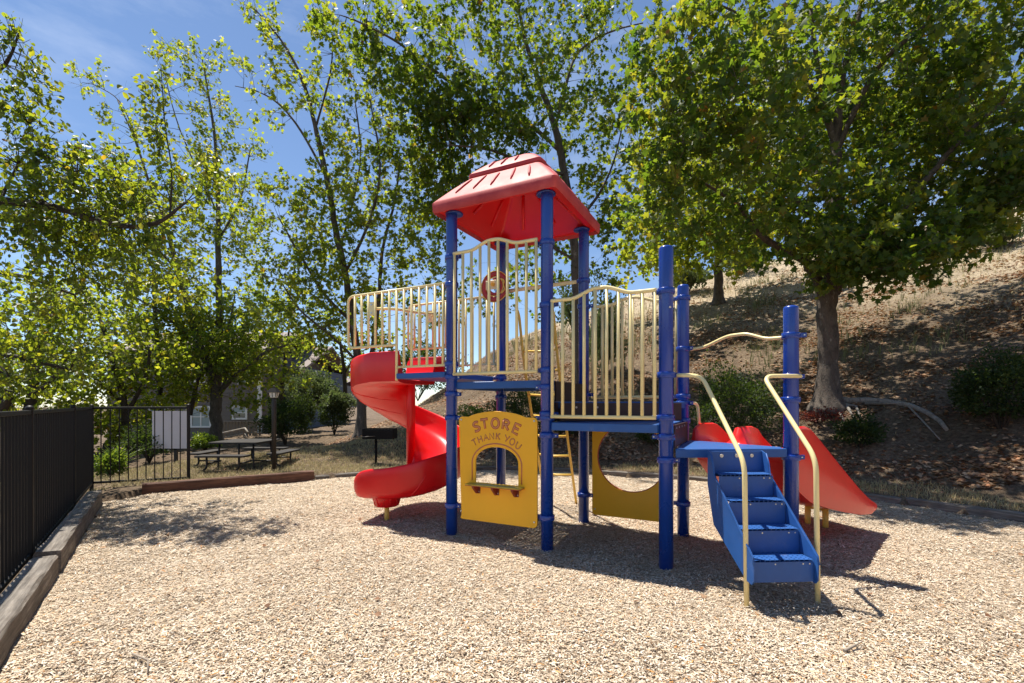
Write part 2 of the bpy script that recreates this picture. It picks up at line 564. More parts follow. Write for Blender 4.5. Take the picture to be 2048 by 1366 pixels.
def ground_mat(name, stops_fine, fine_scale, big, bump=.5, bdist=.02, high=None):
    m, nt, N, L, bs = node_mat(name)
    n = noise(nt, fine_scale, 6, .75)
    r = ramp(nt, stops_fine)
    L.new(n.outputs['Fac'], r.inputs['Fac'])
    n2 = noise(nt, big[0], 5, .6)
    r2 = ramp(nt, [(.35, big[1]), (.65, big[2])])
    L.new(n2.outputs['Fac'], r2.inputs['Fac'])
    mx = N.new('ShaderNodeMix'); mx.data_type = 'RGBA'; mx.blend_type = 'MULTIPLY'; mx.inputs['Factor'].default_value = 1
    L.new(r.outputs['Color'], mx.inputs['A']); L.new(r2.outputs['Color'], mx.inputs['B'])
    out = mx.outputs['Result']
    if high:                                   # bleached dry growth on the upper slope; ramp also paints sun above, shade below
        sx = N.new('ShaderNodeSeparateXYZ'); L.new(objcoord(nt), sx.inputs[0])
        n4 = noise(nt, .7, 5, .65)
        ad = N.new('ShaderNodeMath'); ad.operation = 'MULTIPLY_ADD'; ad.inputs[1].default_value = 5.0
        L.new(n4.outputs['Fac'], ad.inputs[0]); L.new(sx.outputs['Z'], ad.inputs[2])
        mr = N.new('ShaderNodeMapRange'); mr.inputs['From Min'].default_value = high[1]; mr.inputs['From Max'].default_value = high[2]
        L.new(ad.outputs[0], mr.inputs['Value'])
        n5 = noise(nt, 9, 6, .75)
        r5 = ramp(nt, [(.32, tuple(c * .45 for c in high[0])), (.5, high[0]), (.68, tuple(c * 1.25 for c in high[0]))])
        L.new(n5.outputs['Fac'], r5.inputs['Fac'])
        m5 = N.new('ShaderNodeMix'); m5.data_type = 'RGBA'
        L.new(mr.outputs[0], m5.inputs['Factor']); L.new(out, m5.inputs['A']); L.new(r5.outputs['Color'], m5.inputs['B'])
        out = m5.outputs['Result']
    L.new(out, bs.inputs['Base Color'])
    b = N.new('ShaderNodeBump'); b.inputs['Strength'].default_value = bump; b.inputs['Distance'].default_value = bdist
    L.new(n.outputs['Fac'], b.inputs['Height']); L.new(b.outputs[0], bs.inputs['Normal'])
    bs.inputs['Roughness'].default_value = .9
    bs.inputs['Specular IOR Level'].default_value = .15
    return m


M['chip_ground'] = ground_mat("trodden_wood_chips", [(.34, (.10, .074, .052)), (.44, (.33, .26, .185)), (.54, (.52, .43, .32)), (.66, (.72, .64, .53))], 60, (.8, (.86, .84, .82), (1.04, 1.03, 1.02)), .9, .02)
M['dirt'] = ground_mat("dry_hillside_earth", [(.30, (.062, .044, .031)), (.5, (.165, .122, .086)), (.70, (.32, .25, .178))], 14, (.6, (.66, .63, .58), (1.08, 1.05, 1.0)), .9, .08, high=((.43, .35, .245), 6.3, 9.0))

# ------------------------------------------------------------------ terrain
BORDER = np.array([(-6.15, 7.09), (-5.9, 7.75), (-3.83, 9.13), (-2.69, 9.82), (-.2, 10.6), (.9, 10.3), (1.93, 9.85), (2.95, 9.40),
                   (4.6, 8.3), (5.55, 7.3), (6.45, 5.95), (8.3, 3.0), (9.5, -1), (8, -6), (3.49, -6), (-.93, 0)])


def sdist(x, y):
    """Signed distance to the playground border (positive outside)."""
    x = np.asarray(x, float); y = np.asarray(y, float)
    d = np.full(x.shape, 1e9)
    inside = np.zeros(x.shape, bool)
    n = len(BORDER)
    for i in range(n):
        ax, ay = BORDER[i]; bx, by = BORDER[(i + 1) % n]
        ex, ey = bx - ax, by - ay
        t = np.clip(((x - ax) * ex + (y - ay) * ey) / (ex * ex + ey * ey), 0, 1)
        d = np.minimum(d, np.hypot(x - ax - t * ex, y - ay - t * ey))
        c = ((ay > y) != (by > y)) & (x < (bx - ax) * (y - ay) / (by - ay + 1e-12) + ax)
        inside ^= c
    return np.where(inside, -d, d)


MX = [-60, -20, -11, -6, -4, -2, 0, 4, 8, 14, 30, 60]
MY = [-.05, -.05, .0, .02, .14, .27, .37, .43, .47, .49, .47, .44]


def wob(x, y, f, seed=0.0):
    return (np.sin(x * f + seed) * np.cos(y * f * 1.13 + 1.7 * seed) + .5 * np.sin(x * f * 2.3 + y * f * 1.7 + seed * 2.1) + .3 * np.sin(-x * f * 4.1 + y * f * 3.7 + seed)) / 1.8


def gz(x, y, s=None):
    """Height of the earth outside the playground."""
    x = np.asarray(x, float); y = np.asarray(y, float)
    if s is None: s = sdist(x, y)
    fence_side = ((x + .93) * .805 + y * .593 < 0.0) & (y < 8.3 + 0 * x)
    sl = np.maximum(s - 1.0, 0) ** 1.0
    S = 15.0 + .45 * np.clip(x, 0, 40)
    k = .45
    se = -np.log(np.exp(-k * np.minimum(sl, 80)) + np.exp(-k * S)) / k
    se = np.maximum(se, 0)
    z = .09 + np.interp(x, MX, MY) * se
    z = z + .10 * wob(x, y, .9, .4) * np.clip((s - .8) / 3, 0, 1) + .035 * wob(x, y, 3.1, 1.9) * np.clip(s, 0, 1) + .028 * wob(x, y, 7.3, .7) * np.clip(s - .8, 0, 1)
    z = np.where(x < -7.0, z - .09 * (-7.0 - x) * np.clip((13.5 - y) / 4, 0, 1), z)
    zf = .03 - .05 * np.clip(s - .4, 0, 30)
    z = np.where(fence_side, zf, z)
    return np.where(s < 0.0, -.25, z)


def cz(x, y):
    """Height of the wood chips."""
    x = np.asarray(x, float); y = np.asarray(y, float)
    h = -.05 * np.exp(-((x - 4.45) ** 2 + (y - 5.75) ** 2) / .25) - .05 * np.exp(-((x + 2.25) ** 2 + (y - 6.2) ** 2) / .22) - .035 * np.exp(-((x - 2.05) ** 2 + (y - 3.2) ** 2) / .16)
    for a, b in ((-.685, 5.363), (.359, 4.827), (1.402, 4.292), (.894, 5.871), (1.938, 5.336), (2.574, 4.351)):
        q = (x - a) ** 2 + (y - b) ** 2
        h = h + .030 * np.exp(-q / .022) - .018 * np.exp(-q / .12)
    return h + .022 * wob(np.asarray(x, float), np.asarray(y, float), 1.6, .8) + .010 * wob(np.asarray(x, float), np.asarray(y, float), 5.2, 2.0)


def gz1(x, y):
    return float(gz(np.array([x]), np.array([y]))[0])


def on_ground(px, py, dmin=8.0, dmax=60.0):
    """First point of the terrain along the line of sight through a photograph pixel."""
    d = np.linspace(dmin, dmax, 1200)
    x = (px - 1024) / F * d
    z = EYE + (Y0 - py) / F * d
    g = gz(x, d)
    k = np.nonzero(z <= g)[0]
    i = k[0] if len(k) else len(d) - 1
    return Vector((x[i], d[i], g[i]))


def sheet(name, xs, ys, zfun, m, keep=None):
    X, Y = np.meshgrid(xs, ys)
    Z = zfun(X, Y)
    nx, ny = len(xs), len(ys)
    idx = np.arange(nx * ny).reshape(ny, nx)
    q = np.stack([idx[:-1, :-1], idx[:-1, 1:], idx[1:, 1:], idx[1:, :-1]], -1).reshape(-1, 4)
    if keep is not None:
        kk = keep(X, Y).reshape(-1)
        q = q[kk[q].all(1)]
    me = bpy.data.meshes.new(name)
    me.from_pydata(np.stack([X, Y, Z], -1).reshape(-1, 3).tolist(), [], q.tolist())
    me.polygons.foreach_set("use_smooth", [True] * len(me.polygons))
    me.materials.append(m)
    o = bpy.data.objects.new(name, me)
    place(o, None, (0, 0, 0))
    return props(o, kind='structure')


def spaced(breaks):
    out = []
    for a, b, st in breaks:
        out += list(np.arange(a, b, st))
    return np.array(out + [breaks[-1][1]])


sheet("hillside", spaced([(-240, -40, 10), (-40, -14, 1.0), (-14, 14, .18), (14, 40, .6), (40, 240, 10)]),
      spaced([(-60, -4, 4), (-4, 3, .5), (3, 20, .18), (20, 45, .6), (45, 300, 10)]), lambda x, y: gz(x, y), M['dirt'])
sheet("playground_surface", np.arange(-6.6, 9.8, .09), np.arange(-6.2, 10.9, .09), cz, M['chip_ground'], lambda x, y: sdist(x, y) < .16)


# ------------------------------------------------------------------ loose pieces as single meshes
def scatter_mesh(name, verts, faces_per, nv, tint, m, parent=None, origin=(0, 0, 0), smooth=False):
    """verts (N, nv, 3); faces_per: index tuples into one piece; tint (N,)."""
    N = len(verts)
    me = bpy.data.meshes.new(name)
    loops, starts, totals = [], [], []
    k = 0
    fl = [np.array(f) for f in faces_per]
    per = sum(len(f) for f in fl)
    base = (np.arange(N) * nv)[:, None]
    allidx = np.concatenate([base + f[None, :] for f in fl], 1).reshape(-1)
    tot = np.tile(np.array([len(f) for f in fl]), N)
    st = np.concatenate([[0], np.cumsum(tot)[:-1]])
    me.vertices.add(N * nv)
    me.vertices.foreach_set("co", (verts.reshape(-1, 3) - np.array(origin)).astype(np.float32).reshape(-1))
    me.loops.add(len(allidx))
    me.loops.foreach_set("vertex_index", allidx.astype(np.int32))
    me.polygons.add(len(tot))
    me.polygons.foreach_set("loop_start", st.astype(np.int32))
    me.update(calc_edges=True)
    a = me.attributes.new("tint", 'FLOAT', 'FACE')
    a.data.foreach_set("value", np.repeat(tint, len(fl)).astype(np.float32))
    if smooth:
        me.polygons.foreach_set("use_smooth", [True] * len(me.polygons))
    me.materials.append(m)
    me.validate()
    o = bpy.data.objects.new(name, me)
    return place(o, parent, origin)


def unit(v):
    return v / np.maximum(np.linalg.norm(v, axis=-1, keepdims=True), 1e-9)


def frames(tip, nrm):
    """Orthonormal frames: ey towards tip, ez near nrm."""
    ey = unit(tip)
    ex = unit(np.cross(ey, nrm))
    ez = np.cross(ex, ey)
    return ex, ey, ez


def oriented(template, pos, ex, ey, ez, size):
    t = np.asarray(template, float)
    return pos[:, None, :] + size[:, None, None] * (t[None, :, 0, None] * ex[:, None, :] + t[None, :, 1, None] * ey[:, None, :] + t[None, :, 2, None] * ez[:, None, :])


def chips():
    pts = []
    for (d0, d1, dens) in ((.9, 2.2, 3500), (2.2, 3.2, 15500), (3.2, 4.6, 9000), (4.6, 6.5, 4800), (6.5, 8.5, 2600), (8.5, 11.0, 1500)):
        w0 = 1.13 * d1 + 2.2
        n = int((d1 - d0) * 2 * w0 * dens)
        x = rng.uniform(-w0, w0, n); y = rng.uniform(d0, d1, n)
        k = (sdist(x, y) < -.02) & ((np.abs(x) < 1.13 * y + .25) | ((np.abs(x) < 1.13 * y + 2.2) & (rng.random(n) < min(1, 2600 / dens))))
        pts.append(np.stack([x[k], y[k], np.full(k.sum(), (d0 + d1) / 2)], 1))
    p = np.concatenate(pts)
    n = len(p)
    far = np.clip((p[:, 2] - 3) / 6, 0, 1)
    L = (rng.gamma(2.0, .0072, n) + .006) * (1 + .45 * far)
    Wd = (rng.uniform(.0018, .0050, n)) * (1 + .7 * far)
    ang = rng.uniform(0, 2 * np.pi, n)
    tilt = rng.normal(0, .16, n)
    tip = np.stack([np.cos(ang), np.sin(ang), np.sin(tilt)], 1)
    nrm = unit(np.stack([rng.normal(0, .22, n), rng.normal(0, .22, n), np.ones(n)], 1))
    ex, ey, ez = frames(tip, nrm)
    pos = np.stack([p[:, 0], p[:, 1], cz(p[:, 0], p[:, 1]) + rng.uniform(.002, .015, n)], 1)
    # slightly bent six-point chip, unequal ends
    V = np.zeros((n, 6, 3))
    wa = rng.uniform(.35, 1.0, n); wb = rng.uniform(.25, .9, n); bend = rng.normal(0, .10, n); sk = rng.uniform(-.25, .25, n)
    for j, (sx, sy, ww, bz) in enumerate(((-1, -1, wa, 0), (1, -1, wa, 0), (1, 0, np.ones(n), 1), (1, 1, wb, 0), (-1, 1, wb, 0), (-1, 0, np.ones(n), 1))):
        lx = sx * ww * Wd / 1.0
        ly = sy * L / 2 * (1 + sx * sk)
        lz = bz * bend * L
        V[:, j] = pos + lx[:, None] * ex + ly[:, None] * ey + np.asarray(lz)[:, None] * ez
    tint = np.clip(rng.beta(1.9, 1.35, n) + .06 * wob(p[:, 0], p[:, 1], 2.2, 3.3) + .07 * wob(p[:, 0], p[:, 1], .7, 1.1), 0, .93)
    r = rng.random(n)
    tint = np.where(r > .965, rng.uniform(.94, 1.0, n), tint)
    tint = np.where(r < .05, rng.uniform(0, .12, n), tint)
    nr = (p[:, 2] < 3.3) & (p[:, 2] > 2)
    for k, lab in ((nr, "pale splintered wood chips covering the ground nearest the viewer"), (~nr, "pale wood chips covering the rest of the play area round the structure")):
        if k is nr: o = scatter_mesh("wood_chips", V[k], [(0, 1, 2, 5), (5, 2, 3, 4)], 6, tint[k], M['chip'])
        else: o = scatter_mesh("wood_chips", V[k][:, [0, 1, 3, 4]], [(0, 1, 2, 3)], 4, tint[k], M['chip'])
        props(o, lab, "wood chips", None, 'stuff')


chips()


def blades(name, label, cat, x, y, z, h, wid, m, lean=.5, tintv=None):
    n = len(x)
    ang = rng.uniform(0, 2 * np.pi, n)
    l = np.abs(rng.normal(0, lean, n))
    up = unit(np.stack([np.cos(ang) * l, np.sin(ang) * l, np.ones(n)], 1))
    a2 = rng.uniform(0, 2 * np.pi, n)
    side = np.stack([np.cos(a2), np.sin(a2), np.zeros(n)], 1)
    b = np.stack([x, y, z], 1)
    V = np.zeros((n, 5, 3))
    mid = b + up * (h * .55)[:, None]
    tip = b + up * h[:, None] + np.stack([np.cos(ang), np.sin(ang), -.5 * np.ones(n)], 1) * (h * l * .5)[:, None]
    V[:, 0] = b - side * wid[:, None]; V[:, 1] = b + side * wid[:, None]
    V[:, 2] = mid + side * (wid * .7)[:, None]; V[:, 3] = tip; V[:, 4] = mid - side * (wid * .7)[:, None]
    t = rng.beta(2, 2, n) if tintv is None else tintv
    o = scatter_mesh(name, V, [(0, 1, 2, 4), (4, 2, 3)], 5, t, m)
    return props(o, label, cat, None, 'stuff')


def grass():
    # strip beside the border and the picnic lawn
    n = 300000
    x = rng.uniform(-11, 9, n); y = rng.uniform(4.5, 16.0, n)
    s = sdist(x, y)
    lawn = (x < -2.2) & (s > .12) & (s < 4.2 + .8 * wob(x, y, 1.2, 2)) & (y > 7.9)
    strip = (x >= -2.2) & (s > .10) & (s < .95 + .35 * wob(x, y, 2.0, 1)) & ((x > 2.2) | (rng.random(n) < .25))
    dens = np.clip(.75 + .5 * wob(x, y, 1.7, 5), .12, 1)
    k = (lawn | strip) & (rng.random(n) < dens) & (np.abs(x) < 1.15 * y + 2)
    x, y, s = x[k], y[k], s[k]
    n = len(x)
    h = rng.uniform(.035, .11, n)
    t = np.clip(rng.beta(2.2, 2.2, n) + .2 * wob(x, y, .9, 7), 0, .85)
    g = (rng.random(n) < np.clip(.18 + .35 * wob(x, y, 1.3, 9), .02, .6))
    t = np.where(g, rng.uniform(.88, 1, n), t)
    blades("dry_grass", "short straw coloured grass growing beside the timber border", "grass", x, y, gz(x, y, s), h, rng.uniform(.003, .006, n), M['straw'], .6, t)
    # long dry grass on the hill
    n = 120000
    x = rng.uniform(-6, 34, n); y = rng.uniform(9, 36, n)
    s = sdist(x, y)
    dens = np.clip((s - 2.0) / 7, 0, 1) * np.clip(.45 + .8 * wob(x, y, .8, 4), .05, 1)
    dens = np.where(x < 3, dens * .35, dens)
    k = (s > 2.0) & (rng.random(n) < dens) & (np.abs(x) < 1.15 * y + 2)
    x, y, s = x[k], y[k], s[k]
    n = len(x)
    h = rng.uniform(.05, .17, n) * np.clip(.6 + s / 16, .6, 1.5)
    blades("hill_grass", "long bleached dead grass lying over the hillside", "grass", x, y, gz(x, y, s) - .02, h, rng.uniform(.006, .013, n), M['straw'], 1.9,
           np.clip(rng.beta(3, 2, n), 0, .86))
    # tall weeds in patches
    cx = rng.uniform(-1, 18, 110); cy = rng.uniform(11.5, 24, 110)
    px, py, ph = [], [], []
    for a, b in zip(cx, cy):
        if sdist(np.array([a]), np.array([b]))[0] < 3.0: continue
        q = rng.integers(6, 26)
        px.append(a + rng.normal(0, .35, q)); py.append(b + rng.normal(0, .35, q)); ph.append(rng.uniform(.2, .65, q))
    x, y, h = np.concatenate(px), np.concatenate(py), np.concatenate(ph)
    x = np.repeat(x, 3) + rng.normal(0, .02, len(x) * 3); y = np.repeat(y, 3) + rng.normal(0, .02, len(y) * 3); h = np.repeat(h, 3) * rng.uniform(.5, 1, len(h) * 3)
    blades("hill_weeds", "tall wispy grey green weeds standing on the hillside", "weeds", x, y, gz(x, y) - .02, h, rng.uniform(.006, .012, len(x)), M['weed'], .22)


grass()


def litter():
    n = 330000
    x = rng.uniform(-6, 22, n); y = rng.uniform(7, 27, n)
    s = sdist(x, y)
    dens = np.clip(.30 + .75 * wob(x, y, 1.1, 6), .04, 1) * np.where(s < 1.2, .12, 1) * np.clip(1.25 - s / 16, .06, 1)
    dens = np.where(x < -1.5, dens * np.where(s < 3.6, .05, .35), dens)
    k = (s > .25) & (rng.random(n) < dens) & (np.abs(x) < 1.15 * y + 2)
    x, y, s = x[k], y[k], s[k]
    # a few leaves blown on to the chips
    m = 130
    xa = rng.uniform(-5, 7, m); ya = rng.uniform(2.7, 9.6, m)
    ka = sdist(xa, ya) < -.1
    xa, ya = xa[ka], ya[ka]
    pos = np.concatenate([np.stack([x, y, gz(x, y, s) + .012], 1), np.stack([xa, ya, cz(xa, ya) + .026], 1)])
    n = len(pos)
    ang = rng.uniform(0, 2 * np.pi, n)
    tip = np.stack([np.cos(ang), np.sin(ang), rng.normal(0, .3, n)], 1)
    nrm = unit(np.stack([rng.normal(0, .35, n) - .1, rng.normal(0, .35, n) - .25, np.ones(n)], 1))
    ex, ey, ez = frames(tip, nrm)
    size = rng.uniform(.04, .105, n)
    size[-len(xa):] = rng.uniform(.025, .055, len(xa))
    curl = rng.uniform(-.1, .35, n)
    T = [(0, -.5, 0), (.42, -.12, .25), (.3, .3, .2), (0, .55, 0), (-.3, .3, .2), (-.42, -.12, .25)]
    V = np.zeros((n, 6, 3))
    for j, (a, b, c) in enumerate(T):
        V[:, j] = pos + size[:, None] * (a * ex + b * ey + (c * curl * 2.2)[:, None] * ez)
    o = scatter_mesh("leaf_litter", V, [(0, 1, 2, 3), (0, 3, 4, 5)], 6, np.clip(rng.beta(2.2, 1.7, n), 0, 1), M['litter'])
    props(o, "curled brown fallen leaves strewn over the hillside", "leaf litter", None, 'stuff')


litter()

# ------------------------------------------------------------------ timber border
def timber(a, b, zt, wid, mat, label, hb=.25, bev=.018, inward=True, name="border_timber", jitter=0.0):
    a = Vector((a[0], a[1], 0)); b = Vector((b[0], b[1], 0))
    e = (b - a).normalized()
    side = Vector((-e.y, e.x, 0))            # towards the play area
    L = (b - a).length
    n = max(4, int(L / .22))
    mb = MB()
    rows = []
    bot = -hb
    prof = [(0, bot), (0, zt - bev), (-bev, zt), (-wid + bev, zt), (-wid, zt - bev), (-wid, bot)]
    for i in range(n + 1):
        c = a + e * (L * i / n)
        row = []
        for k, (p, z) in enumerate(prof):
            j = Vector((0, 0, 0))
            if z > 0: j = side * random.uniform(-1, 1) * .006 + Vector((0, 0, random.uniform(-1, 1) * (.006 + jitter)))
            row.append(c + side * p + Vector((0, 0, z)) + j)
        rows.append(row)
    mb.grid(rows, smooth=False)
    m = len(prof)
    base = len(mb.v)
    mb.f.append(tuple(range(m))); mb.sm.append(False)
    mb.f.append(tuple(base - m + k for k in range(m - 1, -1, -1))); mb.sm.append(False)
    o = mb.build(name, mat)
    return props(o, label, "timber", "timbers edging the play area")


def ang(a, b): return math.atan2(b[1] - a[1], b[0] - a[0])


GREY = ((.055, .046, .038), (.165, .143, .120), (.32, .285, .245))
BRN = ((.045, .020, .012), (.115, .050, .028), (.20, .095, .055))
DRK = ((.05, .043, .036), (.15, .13, .11), (.27, .24, .20))
c0, c1, c2, c3 = (-.78, -.21), (-3.98, 4.14), (-4.02, 4.20), (-6.13, 7.06)
mt = wood_mat("weathered_grey_timber", *GREY, ang(c0, c1))
timber(c1, c0, .175, .175, mt, "long grey weathered timber along the foot of the black fence, nearest the viewer")
timber(c3, c2, .195, .175, mt, "shorter grey weathered timber at the far end of the black fence", jitter=.006)
mb_ = wood_mat("stained_brown_timber", *BRN, ang((-5.9, 7.75), (-3.83, 9.13)))
timber((-3.83, 9.13), (-6.02, 7.67), .185, .12, mb_, "thick reddish brown timber below the end of the fence")
mg2 = wood_mat("grey_timber_back", *DRK, ang((-3.83, 9.13), (-2.69, 9.82)))
timber((-2.69, 9.82), (-3.81, 9.15), .085, .12, mg2, "thin grey timber between the brown timber and the spiral slide")
timber((-.2, 10.6), (-2.66, 9.84), .085, .12, wood_mat("grey_timber_b", *DRK, ang((-2.69, 9.82), (-.2, 10.6))), "dark low timber behind the spiral slide and the yellow store panel")
timber((.9, 10.3), (-.18, 10.6), .085, .12, wood_mat("grey_timber_c", *DRK, ang((-.2, 10.6), (.9, 10.3))), "short low timber behind the yellow ladder, below the dark shrub")
timber((2.95, 9.40), (.92, 10.28), .085, .12, wood_mat("grey_timber_d", *DRK, ang((.9, 10.3), (2.95, 9.4))), "low timber seen through the round hole of the yellow panel")
timber((4.6, 8.3), (2.97, 9.38), .085, .12, wood_mat("grey_timber_e", *DRK, ang((2.95, 9.4), (4.6, 8.3))), "low timber hidden partly behind the red double slide")
timber((5.78, 7.00), (4.62, 8.28), .09, .13, wood_mat("grey_timber_f", *GREY, ang((4.6, 8.3), (5.78, 7.0))), "grey timber beyond the foot of the red double slide")
timber((7.6, 4.1), (5.81, 6.96), .10, .15, wood_mat("grey_timber_g", *GREY, ang((5.78, 7.0), (7.6, 4.1))), "grey split timber running out of the picture at right of the double slide")

# ------------------------------------------------------------------ fence
def fence():
    p0 = Vector((-4.44, 4.34, 0)); e = Vector((-.594, .8045, 0))
    root = thing("metal_fence", "black metal picket fence along the left edge of the play area", "fence", (p0.x, p0.y, 0))
    side = Vector((.8045, .594, 0))
    zt = 1.415
    a = p0 - e * 3.6
    t_end = 4.64                                  # corner post
    def post(p, top, base=-.15):
        mb = MB()
        mb.box(p + Vector((0, 0, (top + base) / 2)), (0, 0, 1), e, side, (top - base) / 2, .026, .026, .004)
        o = mb.build("post", M['fence'], root)
        cb = MB()
        cb.lathe(p + Vector((0, 0, top)), [(.034, 0), (.034, .008), (.030, .018), (.018, .030), (.004, .034)], 12)
        cb.build("post_cap", M['fence'], o)
    for t in (-2.45, 0.0, 2.60, t_end):
        post(p0 + e * t, zt + .03)
    g0 = p0 + e * t_end
    g1 = Vector((-5.90, 8.60, 0))
    post(g1, zt + .035, -.05)
    def rail(a, b, za, zb):
        mb = MB()
        d = (b - a); L = d.length
        ex = Vector((d.x, d.y, zb - za)).normalized()
        s = Vector((d.y, -d.x, 0)).normalized()
        mb.box((a + b) / 2 + Vector((0, 0, (za + zb) / 2)), ex, s, ex.cross(s), L / 2, .017, .019, .003)
        mb.build("rail", M['fence'], root)
    rail(a, p0, zt, zt); rail(p0, p0 + e * 2.6, zt, zt); rail(p0 + e * 2.6, g0, zt, zt)
    rail(a, p0, .10, .10); rail(p0, p0 + e * 2.6, .10, .115); rail(p0 + e * 2.6, g0, .115, .135)
    rail(g0, g1, zt, zt); rail(g0, g1, .135, .14)
    mb = MB()
    mb.box((0, 0, 0), (0, 0, 1), e, side, (zt - .09) / 2, .0085, .0085)
    first = None
    t = -3.5
    while t < t_end - .05:
        if min(abs(t - q) for q in (-2.45, 0, 2.6, t_end)) > .055:
            pos = p0 + e * t + Vector((0, 0, (zt + .11) / 2 - .001))
            if first is None:
                first = mb.build("picket", M['fence'], root, origin=(0, 0, 0))
                first.location = pos - WPOS[root.name]
            else:
                copy_at(first, root, pos)
        t += .108
    L = (g1 - g0).length
    for k in range(1, 11):
        pos = g0 + (g1 - g0) * (k / 11.0) + Vector((0, 0, (zt + .135) / 2 - .001))
        copy_at(first, root, pos)


fence()


# ------------------------------------------------------------------ buildings
def window(parent, x0, x1, z0, z1, y, frame=.07, mullion=False, blind=.0, wall_m=None):
    f = MB()
    f.abox(x0, x1, y - .06, y + .02, z1 - frame, z1); f.abox(x0, x1, y - .06, y + .02, z0, z0 + frame)
    f.abox(x0, x0 + frame, y - .06, y + .02, z0 + frame, z1 - frame); f.abox(x1 - frame, x1, y - .06, y + .02, z0 + frame, z1 - frame)
    zm = (z0 + z1) / 2
    f.abox(x0 + frame, x1 - frame, y - .045, y + .02, zm - .022, zm + .022)
    if mullion:
        xm = (x0 + x1) / 2
        f.abox(xm - .03, xm + .03, y - .05, y + .02, z0 + frame, zm - .022); f.abox(xm - .03, xm + .03, y - .05, y + .02, zm + .022, z1 - frame)
    w = f.build("window", M['white_trim'], parent)
    g = MB(); g.abox(x0 + frame, x1 - frame, y - .02, y - .012, z0 + frame, z1 - frame)
    g.build("pane", M['glass'], w)
    if blind:
        b = MB(); b.abox(x0 + frame + .01, x1 - frame - .01, y - .028, y - .022, z1 - frame - blind * (z1 - z0), z1 - frame)
        b.build("blind", M['blind'], w)
    return w


def siding_wall(parent, x0, x1, y0, y1, z0, z1, m, board=.19, name="wall"):
    """House block with lapped boards standing proud on the face towards the play area."""
    mb = MB()
    mb.abox(x0, x1, y0, y1, z0, z1)
    z = z0
    while z < z1 - .02:
        h = min(board, z1 - z)
        mb.add([(x0, y0 - .030, z), (x1, y0 - .030, z), (x1, y0 - .005, z + h), (x0, y0 - .005, z + h), (x0, y0, z), (x1, y0, z)],
               [(0, 1, 2, 3), (0, 4, 5, 1)])
        mb.add([(x1 + .030, y0, z), (x1 + .030, y1, z), (x1 + .005, y1, z + h), (x1 + .005, y0, z + h), (x1, y0, z), (x1, y1, z)],
               [(0, 1, 2, 3), (0, 4, 5, 1)])
        z += board
    return mb.build(name, m, parent)


def gable(parent, x0, x1, y0, y1, z0, rise, over=.35, name="roof"):
    mb = MB()
    ym = (y0 + y1) / 2
    xa, xb = x0 - over, x1 + over
    for s in (0, 1):
        ye = y0 - over if s == 0 else y1 + over
        v = [(xa, ye, z0 - .12), (xb, ye, z0 - .12), (xb, ym, z0 + rise), (xa, ym, z0 + rise)]
        mb.add(v + [(p[0], p[1], p[2] + .14) for p in v], [(0, 1, 2, 3), (4, 5, 6, 7), (0, 1, 5, 4), (1, 2, 6, 5), (3, 0, 4, 7)])
    return mb.build(name, M['roof_tile'], parent)


